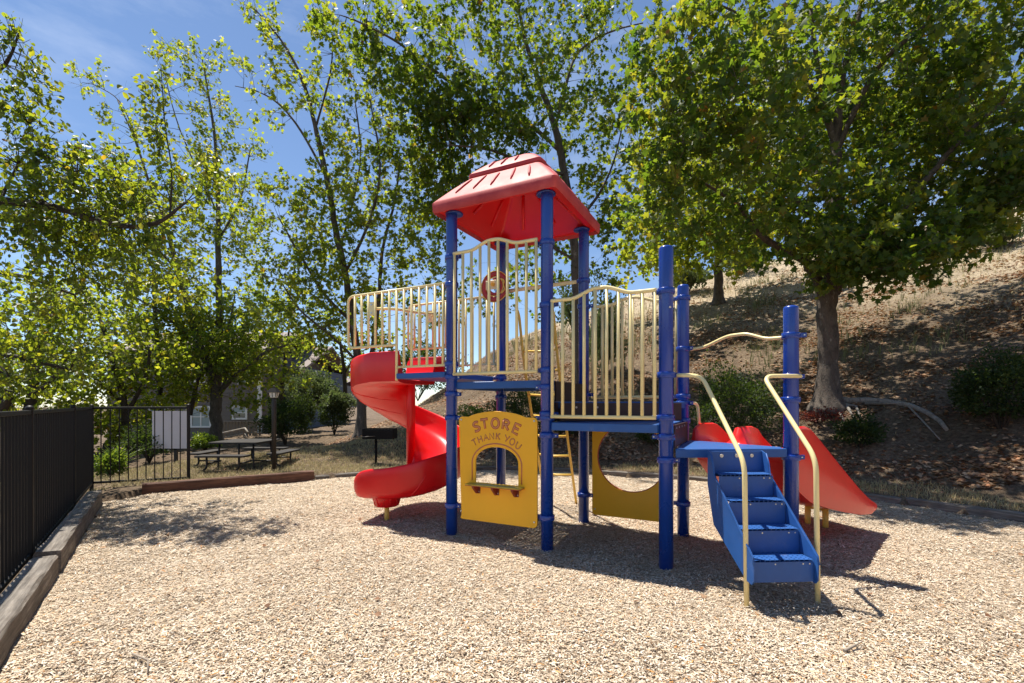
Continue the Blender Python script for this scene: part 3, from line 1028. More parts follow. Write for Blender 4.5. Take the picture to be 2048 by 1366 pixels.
def houses():
    y = 24.0
    X = lambda px: (px - 1024) / F * y
    Z = lambda py: EYE + (Y0 - py) / F * y
    h = thing("taupe_house", "taupe apartment house with white framed windows behind the picnic lawn", "house", (X(400), y + 4, Z(900)))
    x0, x1 = X(215), X(516)
    siding_wall(h, x0, x1, y, y + 9, Z(905), Z(702), M['brown_siding'])
    t = MB(); t.abox(x1 - .02, x1 + .20, y - .05, y + .02, Z(905), Z(702)); t.build("corner_board", M['white_trim'], h)
    t = MB(); t.abox(x0, x1 - .02, y - .045, y - .028, Z(794), Z(787)); t.build("trim_band", M['brown_siding'], h)
    window(h, X(383), X(424), Z(855), Z(812), y - .03, .08, True, .85)
    window(h, X(300), X(341), Z(855), Z(812), y - .03, .08, True, .4)
    window(h, X(465), X(496), Z(839), Z(811), y - .03, .09, False, .45)
    window(h, X(477), X(500), Z(769), Z(744), y - .03, .09, False, .5)
    window(h, X(390), X(412), Z(766), Z(735), y - .03, .09, False, .5)
    window(h, X(318), X(340), Z(766), Z(735), y - .03, .09, False, .5)
    gable(h, x0, x1, y, y + 9, Z(702), 1.5)

    y2 = 27.0
    X2 = lambda px: (px - 1024) / F * y2
    Z2 = lambda py: EYE + (Y0 - py) / F * y2
    b = thing("blue_house", "slate blue two storey house wing just right of the taupe house", "house", (X2(565), y2 + 3, Z2(890)))
    siding_wall(b, X2(515), X2(606), y2, y2 + 7, Z2(890), Z2(735), M['blue_siding'])
    t = MB(); t.abox(X2(606) - .05, X2(606) + .16, y2 - .05, y2 + .02, Z2(890), Z2(735)); t.build("corner_board", M['white_trim'], b)
    siding_wall(b, X2(588), X2(604), y2 - .9, y2 - .04, Z2(890), Z2(770), M['blue_siding'], name="bay_wall")
    window(b, X2(526), X2(540), Z2(792), Z2(765), y2 - .03, .08, False, .4)
    window(b, X2(553), X2(562), Z2(762), Z2(728), y2 - .03, .08, False, .4)
    for px in (572, 578, 584):
        t = MB(); t.abox(X2(px) - .04, X2(px) + .04, y2 - .12, y2 - .04, Z2(800), Z2(768)); t.build("baluster", M['white_trim'], b)
    t = MB(); t.abox(X2(569), X2(587), y2 - .14, y2 - .03, Z2(768), Z2(766)); t.build("balcony_rail", M['white_trim'], b)
    gable(b, X2(515), X2(606), y2, y2 + 7, Z2(735), 1.5)

    y3 = 52.0
    X3 = lambda px: (px - 1024) / F * y3
    Z3 = lambda py: EYE + (Y0 - py) / F * y3
    c = thing("far_blue_house", "distant blue house with a white trimmed gable beside a tall chimney", "house", (X3(640), y3 + 3, Z3(815)))
    siding_wall(c, X3(596), X3(690), y3, y3 + 8, Z3(815), Z3(771), M['grey_siding'], .3)
    g = MB()
    zt, ze, xm = Z3(752), Z3(768), X3(639)
    xl, xr = X3(623), X3(660)
    g.prism([(xl, Z3(790)), (xr, Z3(790)), (xr, ze), (xm, zt), (xl, ze)], (0, y3, 0), (1, 0, 0), (0, 0, 1), (0, 1, 0), -.9, .02)
    g.build("gable_wall", M['blue_siding'], c)
    for (xa, za, xb, zb, nm) in ((xl - .3, ze - .15, xm, zt, 0), (xm, zt, xr + .6, ze - .25, 1)):
        r = MB()
        dx, dz = xb - xa, zb - za
        L = math.hypot(dx, dz)
        ex = Vector((dx / L, 0, dz / L)); ez = Vector((-dz / L, 0, dx / L))
        r.box(Vector(((xa + xb) / 2, y3 + 1.5, (za + zb) / 2)) + ez * .10, ex, (0, 1, 0), ez, L / 2 + .02, 2.8, .09)
        r.build("roof", M['roof_tile'], c)
        r = MB()
        r.box(Vector(((xa + xb) / 2, y3 - 1.34, (za + zb) / 2)) + ez * .05, ex, (0, 1, 0), ez, L / 2, .04, .14)
        r.build("barge_board", M['white_trim'], c)
    r = MB()
    r.add([(X3(640), y3 - .3, Z3(756)), (X3(692), y3 - .3, Z3(767)), (X3(692), y3 + 5, Z3(750)), (X3(640), y3 + 5, Z3(750)), (X3(640), y3 + 5, Z3(775)), (X3(692), y3 + 5, Z3(775))], [(0, 1, 2, 3), (2, 3, 4, 5)])
    r.build("roof", M['roof_tile'], c)
    ch = MB(); ch.abox(X3(609), X3(618), y3 - 1.9, y3 - 1.0, Z3(812), Z3(743)); ch.build("chimney", M['blue_siding'], c)
    ch2 = MB(); ch2.abox(X3(617.2), X3(622.6), y3 - 1.8, y3 - .95, Z3(812), Z3(746)); ch2.build("chimney_wall", M['grey_siding'], c)
    for px in (617, 622.5):
        ch = MB(); ch.abox(X3(px), X3(px) + .12, y3 - 1.96, y3 - 1.905, Z3(812), Z3(746)); ch.build("corner_board", M['white_trim'], c)
    # slim street lantern behind the hedge
    # brown board fence by the house
    yf = 20.0
    Xf = lambda px: (px - 1024) / F * yf
    Zf = lambda py: EYE + (Y0 - py) / F * yf
    f = thing("wooden_fence", "low brown wooden fence with gaps below the house window", "fence", (Xf(480), yf, Zf(885)))
    px = 449
    first = None
    while px < 521:
        mb = MB(); mb.abox(-.045, .045, -.012, .012, 0, (Zf(843) - Zf(888)))
        if first is None:
            first = mb.build("picket", M['brown_siding'], f, origin=(0, 0, 0)); first.location = Vector((Xf(px), yf, Zf(888))) - WPOS[f.name]
        else:
            copy_at(first, f, (Xf(px), yf, Zf(888)))
        px += 6.4
    for py in (846, 884):
        mb = MB(); mb.abox(Xf(447), Xf(523), yf + .014, yf + .06, Zf(py) - .05, Zf(py) + .05); mb.build("rail", M['brown_siding'], f)
    hr = thing("stair_handrail", "pale wooden sloping handrail in front of the brown fence", "handrail", (Xf(500), yf - .6, Zf(885)))
    wm = wood_mat("pale_rail_wood", (.16, .14, .12), (.26, .23, .20), (.38, .35, .31), 0)
    for dy in (0, 10):
        mb = MB(); mb.tube([(Xf(455), yf - .6, Zf(866 + dy)), (Xf(506), yf - .6, Zf(855 + dy)), (Xf(528), yf - 1.2, Zf(862 + dy))], .045, 6)
        mb.build("rail", wm, hr)
    for px, a in ((456, 866), (506, 855), (527, 862)):
        mb = MB(); mb.abox(Xf(px) - .05, Xf(px) + .05, yf - .66, yf - .56, Zf(895), Zf(a)); mb.build("post", wm, hr)


houses()


# ------------------------------------------------------------------ street furniture on the lawn
def lamp_post():
    p = on_ground(548, 943, 8)
    k = p.y / F
    root = thing("lamp_post", "dark brown lamp post with a white glass lantern beside the picnic table", "lamp", p)
    z = lambda py: EYE + (Y0 - py) * k
    mb = MB()
    mb.lathe(p, [(.044, -.1), (.044, z(797) - p.z), (.040, z(796) - p.z), (.040, z(794) - p.z)], 12)
    mb.build("pole", M['iron'], root)
    def quad(name, za, zb, ra, rb, m):
        mb = MB()
        vs = []
        for r, zz in ((ra, za), (rb, zb)):
            vs += [(p.x - r, p.y - r, zz), (p.x + r, p.y - r, zz), (p.x + r, p.y + r, zz), (p.x - r, p.y + r, zz)]
        mb.add(vs, [(0, 1, 5, 4), (1, 2, 6, 5), (2, 3, 7, 6), (3, 0, 4, 7), (3, 2, 1, 0), (4, 5, 6, 7)])
        return mb.build(name, m, root)
    quad("lantern_base", z(797), z(794), .05, .055, M['iron'])
    g = quad("lantern_glass", z(795), z(785.2), .054, .076, M['lamp_glass'])
    for sx in (-1, 1):
        for sy in (-1, 1):
            mb = MB(); mb.tube([(p.x + sx * .060, p.y + sy * .060, z(794)), (p.x + sx * .081, p.y + sy * .081, z(784))], .007, 6)
            mb.build("lantern_bar", M['iron'], root)
    for (dx, dy) in ((0, -1), (1, 0)):
        mb = MB(); mb.tube([(p.x + dx * .06, p.y + dy * .06, z(794)), (p.x + dx * .081, p.y + dy * .081, z(784))], .005, 6)
        mb.build("lantern_bar", M['iron'], root)
    quad("lantern_roof", z(785), z(776), .110, .045, M['black'])
    mb = MB(); mb.lathe((p.x, p.y, z(776)), [(.03, 0), (.012, .015), (.02, .03), (.002, .05)], 10)
    mb.build("finial", M['iron'], root)


lamp_post()


def picnic_table():
    c = on_ground(492, 931, 8)
    g = c.z
    root = thing("picnic_table", "dark metal picnic table with benches on four sides under the trees", "table", c)
    k = c.y / F
    zt = EYE - (881 - Y0) * k
    zs = EYE - (902 - Y0) * k
    def slab(name, cx, cy, hx, hy, z):
        mb = MB()
        r = .05
        poly = round_poly([(-hx, -hy), (hx, -hy), (hx, hy), (-hx, hy)], r, 3)
        mb.prism(poly, (cx, cy, z), (1, 0, 0), (0, 1, 0), (0, 0, 1), -.035, 0)
        return mb.build(name, M['iron'], root)
    slab("tabletop", c.x, c.y, .52, .52, zt)
    def leg(pts):
        mb = MB(); mb.tube(round_path(pts, .10), .020, 8); mb.build("leg", M['iron'], root)
    for sx in (-1, 1):
        for sy in (-1, 1):
            x, y = c.x + sx * .36, c.y + sy * .36
            leg([(x, y, zt - .03), (x + sx * .02, y + sy * .02, g + .02), (x + sx * .02, y + sy * .02, g - .05)])
    for dx, dy in ((0, -1), (0, 1), (-1, 0), (1, 0)):
        cx, cy = c.x + dx * .84, c.y + dy * .84
        slab("bench_seat", cx, cy, .50 if dy else .15, .15 if dy else .50, zs)
        for s in (-1, 1):
            ox, oy = (s * .33, 0) if dy else (0, s * .33)
            leg([(cx + ox, cy + oy, zs - .03), (cx + ox - dx * .02, cy + oy - dy * .02, g + .06), (cx + ox + dx * .12, cy + oy + dy * .12, g + .01)])
            mb = MB(); mb.tube([(cx + ox, cy + oy, g + .14), (c.x + ox + dx * .36, c.y + oy + dy * .36, g + .14)], .016, 8)
            mb.build("brace", M['iron'], root)


picnic_table()


def grill():
    p = on_ground(752, 928, 9)
    k = p.y / F
    z = lambda py: EYE + (Y0 - py) * k
    root = thing("park_grill", "black park grill on a single post left of the spiral slide", "grill", p)
    mb = MB(); mb.lathe(p, [(.028, -.1), (.028, z(876) - p.z)], 10); mb.build("post", M['black'], root)
    x0, x1 = (730 - 752) * k, (790 - 752) * k
    y0, y1 = -.20, .22
    mb = MB(); mb.abox(p.x + x0, p.x + x1, p.y + y0, p.y + y1, z(877), z(874)); mb.build("firebox_floor", M['black'], root)
    mb = MB()
    mb.abox(p.x + x0, p.x + x0 + .012, p.y + y0, p.y + y1, z(874), z(857))
    mb.abox(p.x + x1 - .012, p.x + x1, p.y + y0, p.y + y1, z(874), z(857))
    mb.abox(p.x + x0 + .012, p.x + x1 - .012, p.y + y1 - .012, p.y + y1, z(874), z(857))
    mb.abox(p.x + x0 + .012, p.x + x1 - .012, p.y + y0, p.y + y0 + .012, z(874), z(861))
    mb.build("firebox", M['black'], root)
    for i in range(9):
        xx = p.x + x0 + .05 + i * (x1 - x0 - .1) / 8
        mb = MB(); mb.tube([(xx, p.y + y0 + .013, z(860)), (xx, p.y + y1 - .013, z(860))], .006, 6); mb.build("grate_bar", M['black'], root)
    mb = MB(); mb.tube([(p.x + x0 - .10, p.y + y0 - .03, z(873)), (p.x + x0 + .3, p.y + y0 - .03, z(871))], .008, 6); mb.build("handle", M['iron'], root)


grill()


def sign_board():
    p = on_ground(350, 926, 8)
    k = p.y / F
    z = lambda py: EYE + (Y0 - py) * k
    x = lambda px: (px - 1024) * k
    root = thing("sign_board", "blank pale back of a sign board standing beyond the fence panel", "sign", p)
    mb = MB(); mb.abox(x(305), x(375), p.y - .012, p.y + .006, z(897), z(822)); mb.build("panel", M['sign'], root)
    mb = MB(); mb.abox(x(347), x(353), p.y + .008, p.y + .06, z(940), z(828)); mb.build("post", M['iron'], root)
    mb = MB(); mb.abox(x(335), x(372), p.y + .008, p.y + .05, z(900), z(896)); mb.build("bracket", M['iron'], root)


sign_board()

# ------------------------------------------------------------------ trees and shrubs
SYC = [(0, 0, 0), (.50, .08, -.03), (.32, .33, .02), (.48, .62, -.06), (.17, .58, .02), (0, 1.0, -.08),
       (-.17, .58, .02), (-.48, .62, -.06), (-.32, .33, .02), (-.50, .08, -.03), (0, .36, .06)]
SYC_F = [(10, i, (i + 1) % 10) for i in range(10)]
PEAR = [(0, 0, 0), (.26, .18, .05), (.34, .46, .07), (.18, .80, .03), (0, 1.0, -.06), (-.18, .80, .03), (-.34, .46, .07), (-.26, .18, .05), (0, .5, -.03)]
PEAR_F = [(8, i, (i + 1) % 8) for i in range(8)]
OVAL = [(0, 0, 0), (.3, .4, .05), (0, 1, 0), (-.3, .4, .05)]
OVAL_F = [(0, 1, 2), (0, 2, 3)]
SMALL = [(0, 0, 0), (.5, .2, 0), (.36, .66, .04), (0, 1, -.05), (-.36, .66, .04), (-.5, .2, 0)]
SMALL_F = [(0, 1, 2, 3), (0, 3, 4, 5)]


def bez3(a, b, c, n):
    return [a * (1 - t) ** 2 + b * 2 * t * (1 - t) + c * t * t for t in (i / n for i in range(n + 1))]


def make_tree(name, label, barkm, leafm, base, limbs, blobs, leaf, nper, spread, tmpl=(SYC, SYC_F), group=None, twiggy=0, seed=1, upb=.55, bias=0.0, droop=.35, rscale=1.0, dens=1.0):
    r = np.random.default_rng(seed)
    base = Vector(base)
    root = thing(name, label, "tree", base, group)
    tb = MB()
    nodes, nrad = [], []
    for li, limb in enumerate(limbs):
        P = [W(*q[:3]) for q in limb]
        R = [q[3] for q in limb]
        pts, rs = [], []
        for i in range(len(P) - 1):
            m = 5
            p0 = P[max(i - 1, 0)]; p1 = P[i]; p2 = P[i + 1]; p3 = P[min(i + 2, len(P) - 1)]
            for j in range(m):
                t = j / m
                q = .5 * ((2 * p1) + (p2 - p0) * t + (2 * p0 - 5 * p1 + 4 * p2 - p3) * t * t + (3 * p1 - p0 - 3 * p2 + p3) * t ** 3)
                rad = R[i] * (1 - t) + R[i + 1] * t
                if j: q = q + Vector(r.normal(0, .10, 3)) * rad
                pts.append(q); rs.append(rad * (1 + .05 * r.normal()))
        pts.append(P[-1]); rs.append(R[-1])
        if li == 0 and (pts[0] - base).length < 1.2:     # root flare
            top_ = [(q, s_) for q, s_ in zip(pts, rs) if q.z > base.z + R[0] * 3.2]
            pts = [base + Vector((0, 0, R[0] * h_)) for h_ in (-1.0, -.2, .3, .8, 1.4, 2.2)] + [q for q, _ in top_]
            rs = [R[0] * f_ for f_ in (2.1, 1.75, 1.48, 1.26, 1.12, 1.04)] + [s_ for _, s_ in top_]
        tb.tube(pts, rs, 12 if max(rs) > .06 else 8)
        for q, rad in zip(pts, rs):
            if rad < .16 * rscale: nodes.append(q); nrad.append(rad)
    tb.build("trunk", barkm, root)
    # sprays
    anchors, sp_r = [], []
    blobs = [(*q[:6], max(3, int(q[6] * dens))) for q in blobs]
    for (px, py, d, rx, ry, rz, n) in blobs:
        c = W(px, py, d)
        k = d / F
        v = r.normal(0, 1, (n, 3)); v = unit(v) * (r.random((n, 1)) ** .42)
        a = np.array(c) + v * np.array([rx * k, rz, ry * k])
        anchors.append(a)
    A = np.concatenate(anchors)
    tips = np.array([tuple(q) for q in nodes])
    d0 = np.linalg.norm(A[:, None, :] - tips[None], axis=2).min(1)
    order = np.argsort(d0)
    NP_ = [tuple(q) for q in nodes]
    cap = len(NP_) + len(A) * 4 + 10
    arr = np.zeros((cap, 3)); arr[:len(NP_)] = NP_; cnt = len(NP_)
    rad = np.zeros(cap); rad[:cnt] = nrad
    bb = MB()
    lp, lt, lo = [], [], []
    for i in order:
        a = A[i]
        dv = arr[:cnt] - a
        dist = np.linalg.norm(dv, axis=1) + 1.0 * np.maximum(dv[:, 2], 0) + .25 * (rad[:cnt] < .012)
        j = int(dist.argmin())
        p0 = Vector(arr[j]); p2 = Vector(a)
        L = (p2 - p0).length
        out = p2 - p0
        mid = p0.lerp(p2, .5) + Vector((r.normal(0, .10), r.normal(0, .10), r.normal(.06, .08))) * L
        n = max(2, min(6, int(L / .18)))
        pts = bez3(p0, mid, p2, n)
        r0 = min(rad[j] * .7, .005 + .009 * L)
        rs = [r0 * (1 - q / n) + .0035 * (q / n) for q in range(n + 1)]
        bb.tube(pts, rs, 5, cap=False)
        for q in range(1, n + 1):
            arr[cnt] = pts[q]; rad[cnt] = rs[q]; cnt += 1
            if cnt >= cap - 8: break
        # twigs in the spray
        d1 = out.normalized() if L > 1e-4 else Vector((0, 0, 1))
        tv = float(np.clip(r.normal(.5 + bias, .17), 0, 1))
        nt = 3
        for q in range(nt):
            dr = (d1 * .7 + Vector(r.normal(0, .55, 3)) + Vector((0, 0, upb * .5))).normalized()
            tl = spread * r.uniform(.6, 1.3)
            e = p2 + dr * tl
            bb.tube([p2, p2.lerp(e, .5) + Vector(r.normal(0, .04, 3)) * tl, e], [.0035, .003, .002], 4, cap=False)
            m = max(1, int(nper / nt * r.uniform(.6, 1.4)))
            for s in range(m):
                t = r.uniform(.15, 1.05)
                q_ = p2.lerp(e, t)
                lp.append(q_ + Vector(r.normal(0, .18 * spread, 3)))
                lt.append(np.clip(tv + r.normal(0, .14), 0, .9) if r.random() > .02 else r.uniform(.9, 1))
                lo.append(dr)
    # bare twigs
    for q in range(twiggy):
        j = int(r.integers(0, cnt))
        p0 = Vector(arr[j])
        dr = Vector(r.normal(0, 1, 3)) + Vector((0, 0, .5)); dr.normalize()
        L = r.uniform(.25, .8)
        e = p0 + dr * L
        bb.tube([p0, p0.lerp(e, .5) + Vector(r.normal(0, .08, 3)) * L, e], [.005, .004, .0015], 4, cap=False)
        e2 = p0.lerp(e, .5)
        bb.tube([e2, e2 + (dr + Vector(r.normal(0, .7, 3))).normalized() * L * .5], [.003, .001], 4, cap=False)
    props(bb.build("branches", barkm, root), kind="stuff")
    lp = np.array([tuple(q) for q in lp]); lo = np.array([tuple(q) for q in lo]); n = len(lp)
    tip = unit(lo * .6 + r.normal(0, .6, (n, 3)) - np.array([0, 0, droop]))
    nrm = unit(r.normal(0, .75, (n, 3)) + np.array([0, 0, upb]))
    ex, ey, ez = frames(tip, nrm)
    size = leaf * r.uniform(.6, 1.25, n)
    V = oriented(tmpl[0], lp, ex, ey, ez, size)
    V += 0
    o = scatter_mesh("crown", V, tmpl[1], len(tmpl[0]), np.array(lt), leafm, root, tuple(base))
    props(o, kind='stuff')
    return root


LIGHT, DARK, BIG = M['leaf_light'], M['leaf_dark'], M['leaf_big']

# big sycamore on the slope at right
b = on_ground(1655, 812, 9)
D = b.y
big = make_tree("sycamore_tree", "large dark sycamore with a mottled trunk and bare roots on the slope at right", M['bark'], BIG, b,
    [[(1655, 812, D, .235), (1656, 740, D, .215), (1655, 660, D, .205), (1655, 590, D, .20), (1662, 540, D, .17), (1672, 440, D, .14), (1670, 340, D, .12), (1674, 270, D, .10), (1682, 160, D, .08), (1712, 60, D, .055), (1728, -40, D, .04)],
     [(1648, 600, D, .12), (1632, 555, D - .1, .11), (1608, 520, D - .3, .095), (1562, 497, D - .6, .08), (1515, 465, D - .8, .06), (1480, 415, D - 1.0, .045), (1430, 380, D - 1.1, .03), (1380, 350, D - 1.2, .02)],
     [(1668, 585, D, .13), (1700, 545, D - .2, .12), (1745, 505, D - .5, .10), (1800, 430, D - .8, .08), (1860, 350, D - 1.0, .06), (1930, 270, D - 1.2, .04), (2010, 200, D - 1.4, .025)],
     [(1672, 290, D, .08), (1650, 220, D, .07), (1632, 110, D - .2, .05), (1622, 20, D - .3, .035)],
     [(1635, 200, D + .1, .06), (1600, 140, D, .05), (1560, 85, D - .3, .04), (1500, 40, D - .4, .03), (1440, 10, D - .5, .02)],
     [(1670, 430, D, .08), (1625, 330, D + .5, .06), (1590, 200, D + .8, .05), (1570, 100, D + 1, .03)],
     [(1674, 300, D, .07), (1740, 160, D - .5, .055), (1800, 90, D - 1, .045), (1890, 25, D - 1.4, .03)],
     [(1655, 470, D + .1, .07), (1560, 360, D - .4, .05), (1500, 270, D - .7, .04), (1430, 190, D - .9, .03), (1360, 150, D - 1, .018)],
     [(1690, 560, D, .09), (1790, 500, D + .6, .07), (1880, 420, D + 1.0, .05), (1980, 350, D + 1.2, .03)]],
    [(1640, 40, D, 240, 120, 2.0, 140), (1500, 190, D - .6, 170, 130, 1.9, 110), (1395, 110, D - 2.0, 130, 110, 1.6, 90), (1700, 230, D - .3, 210, 150, 2.2, 125), (1890, 130, D - 1.0, 190, 170, 1.9, 145),
     (1850, 370, D - .8, 200, 110, 1.8, 140), (1570, 390, D - .7, 150, 100, 1.5, 80), (1690, 440, D - .6, 110, 90, 1.4, 55), (1400, 290, D - 2.0, 120, 110, 1.5, 90),
     (2010, 260, D - 1.3, 130, 170, 1.6, 110), (1325, 390, D - 1.6, 70, 90, 1.0, 44), (1480, 430, D - 1.2, 110, 70, 1.2, 60), (1320, 230, D - 2.0, 70, 90, 1.0, 34), (1790, 500, D - .5, 100, 50, 1.0, 44), (1950, 60, D - 1.6, 140, 120, 1.2, 75), (1960, 400, D - .9, 80, 60, 1.0, 34),
     (1620, 250, D + 2.4, 240, 180, 1.6, 130), (1640, -150, D - 1.5, 330, 120, 2.2, 110), (1740, 515, D - 1.3, 120, 46, 1.2, 60), (1860, 470, D - 1.2, 110, 56, 1.2, 60), (1590, 500, D - 1.0, 90, 40, 1.0, 36), (1960, 300, D - .2, 140, 150, 1.6, 90), (1800, 260, D + .6, 190, 150, 1.6, 110), (1690, 520, D + 1.2, 110, 40, 1, 36), (1720, 280, D + 3.2, 270, 170, 1.6, 190), (1560, 330, D + 3.4, 160, 120, 1.4, 110), (1900, 260, D + 3.0, 150, 150, 1.5, 90), (1785, 545, D - 1.2, 120, 28, .9, 40), (1905, 475, D - 1.2, 80, 46, .9, 40), (1690, 556, D - 1.0, 60, 20, .7, 14), (2025, 390, D - 1.4, 70, 56, .9, 36), (1850, 200, D + 2.4, 180, 160, 1.6, 90), (1420, 380, D + 2.2, 110, 80, 1.4, 60), (1520, 200, D - 2.8, 160, 110, 1.0, 60)],
    .135, 22, .36, twiggy=90, seed=11, dens=.80, bias=.05)



def roots():
    mb = MB()
    for path, r0 in (([(1672, 800), (1700, 806), (1735, 803), (1775, 806), (1820, 815), (1855, 832), (1880, 846), (1893, 862)], .085),
                     ([(1680, 808), (1697, 822), (1708, 842)], .05), ([(1668, 815), (1682, 835), (1690, 850)], .035), ([(1640, 812), (1622, 828)], .05),
                     ([(1812, 812), (1850, 850), (1880, 885)], .025), ([(1688, 812), (1712, 818), (1722, 842)], .04)):
        P = [on_ground(x, y, 8) + Vector((0, 0, .025)) for x, y in path]
        n = len(P)
        mb.tube([P[0].lerp(Vector((b.x, b.y, P[0].z)), .5)] + P, [r0 * 1.3] + [r0 * (1 - .6 * i / (n - 1)) for i in range(n)], 8)
    mb.build("root", M['bark_pale'], big)


roots()

# tall sycamore behind the tower
b = on_ground(1160, 796, 12)
D = max(b.y, 12.6); b = Vector(((1160 - 1024) / F * D, D, gz1((1160 - 1024) / F * D, D)))
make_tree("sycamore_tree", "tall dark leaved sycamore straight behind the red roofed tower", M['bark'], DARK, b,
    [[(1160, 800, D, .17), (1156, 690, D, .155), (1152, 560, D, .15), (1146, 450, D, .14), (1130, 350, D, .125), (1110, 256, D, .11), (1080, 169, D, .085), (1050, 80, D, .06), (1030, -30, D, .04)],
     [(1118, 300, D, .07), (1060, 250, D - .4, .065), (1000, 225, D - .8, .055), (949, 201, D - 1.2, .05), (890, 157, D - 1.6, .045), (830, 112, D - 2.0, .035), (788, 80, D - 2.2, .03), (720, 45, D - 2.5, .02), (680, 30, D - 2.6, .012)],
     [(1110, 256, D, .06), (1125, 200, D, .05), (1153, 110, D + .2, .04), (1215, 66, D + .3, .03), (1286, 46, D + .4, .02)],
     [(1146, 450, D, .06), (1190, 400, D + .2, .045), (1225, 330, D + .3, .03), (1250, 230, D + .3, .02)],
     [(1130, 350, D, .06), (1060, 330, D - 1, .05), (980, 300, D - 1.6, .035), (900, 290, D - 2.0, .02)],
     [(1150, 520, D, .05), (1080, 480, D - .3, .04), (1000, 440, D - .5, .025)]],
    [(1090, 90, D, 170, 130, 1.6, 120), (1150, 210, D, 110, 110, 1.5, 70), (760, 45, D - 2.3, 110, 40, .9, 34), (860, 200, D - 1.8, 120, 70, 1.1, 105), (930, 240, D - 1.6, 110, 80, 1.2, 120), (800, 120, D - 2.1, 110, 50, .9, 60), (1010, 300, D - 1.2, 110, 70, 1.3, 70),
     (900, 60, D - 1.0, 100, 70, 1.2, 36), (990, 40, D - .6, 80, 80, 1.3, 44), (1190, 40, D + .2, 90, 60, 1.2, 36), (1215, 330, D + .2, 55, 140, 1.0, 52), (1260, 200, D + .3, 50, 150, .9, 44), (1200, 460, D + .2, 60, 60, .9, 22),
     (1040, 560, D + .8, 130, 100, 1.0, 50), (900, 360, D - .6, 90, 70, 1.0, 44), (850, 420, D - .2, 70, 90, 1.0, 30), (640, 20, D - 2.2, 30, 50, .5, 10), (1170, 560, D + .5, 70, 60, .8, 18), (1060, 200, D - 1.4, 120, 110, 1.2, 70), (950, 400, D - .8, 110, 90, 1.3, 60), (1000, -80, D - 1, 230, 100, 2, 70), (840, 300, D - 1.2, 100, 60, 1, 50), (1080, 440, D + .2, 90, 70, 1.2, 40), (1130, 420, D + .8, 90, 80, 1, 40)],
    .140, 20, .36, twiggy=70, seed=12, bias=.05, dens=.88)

# sycamore behind the slide
b = on_ground(722, 872, 11)
D = b.y
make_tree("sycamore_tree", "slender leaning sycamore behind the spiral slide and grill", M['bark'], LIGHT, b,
    [[(722, 872, D, .165), (722, 800, D, .14), (715, 720, D, .125), (704, 640, D, .115), (690, 545, D, .105), (672, 460, D, .095), (652, 350, D, .08), (630, 250, D, .065), (608, 170, D, .05), (575, 100, D, .035), (530, 40, D, .02), (500, 10, D, .012)],
     [(720, 790, D, .08), (745, 700, D + .2, .075), (757, 600, D + .3, .065), (765, 500, D + .4, .05), (790, 400, D + .5, .035), (800, 320, D + .5, .02)],
     [(655, 360, D, .04), (610, 275, D, .035), (565, 215, D, .028), (520, 185, D, .018), (470, 172, D, .01)],
     [(700, 640, D, .05), (650, 590, D - .3, .045), (600, 510, D - .5, .035), (560, 440, D - .6, .02)],
     [(712, 720, D, .045), (660, 670, D - .6, .04), (600, 620, D - .9, .028), (560, 560, D - 1.0, .015)],
     [(630, 260, D, .035), (660, 150, D + .1, .028), (665, 90, D + .1, .015)],
     [(690, 545, D, .05), (740, 440, D - .2, .04), (760, 330, D - .3, .03), (740, 200, D - .3, .02)],
     [(680, 500, D, .04), (720, 330, D + .4, .03), (710, 200, D + .4, .018)]],
    [(510, 40, D, 45, 42, .5, 18), (560, 110, D, 40, 50, .6, 12), (650, 70, D, 45, 60, .7, 20), (525, 150, D, 55, 30, .6, 14), (620, 180, D, 55, 50, .7, 22), (725, 160, D, 65, 70, .9, 42),
     (670, 270, D - .2, 60, 60, 1.0, 30), (545, 215, D, 55, 30, .6, 12), (790, 330, D, 100, 90, 1.1, 70), (600, 400, D - .4, 80, 70, 1.0, 40), (720, 440, D - .2, 110, 100, 1.2, 84), (830, 500, D + .3, 80, 90, 1.0, 54),
     (620, 560, D - .5, 80, 80, 1.0, 48), (570, 640, D - .9, 70, 50, .8, 26), (760, 600, D + .4, 90, 80, 1.0, 58), (660, 680, D - .4, 60, 50, .8, 22), (750, 690, D + .5, 80, 50, .8, 30), (870, 600, D + .6, 60, 90, .8, 50), (500, 420, D - .5, 60, 60, .8, 34), (660, 480, D - .2, 90, 120, 1.2, 80), (560, 520, D - .5, 90, 90, 1.1, 64), (690, 360, D, 80, 80, 1.1, 50), (780, 250, D + .3, 70, 60, .9, 34), (640, 620, D - .4, 90, 70, 1.0, 50), (820, 400, D + .4, 80, 80, 1, 44)],
    .120, 19, .34, twiggy=260, seed=13, bias=.04, dens=.78)

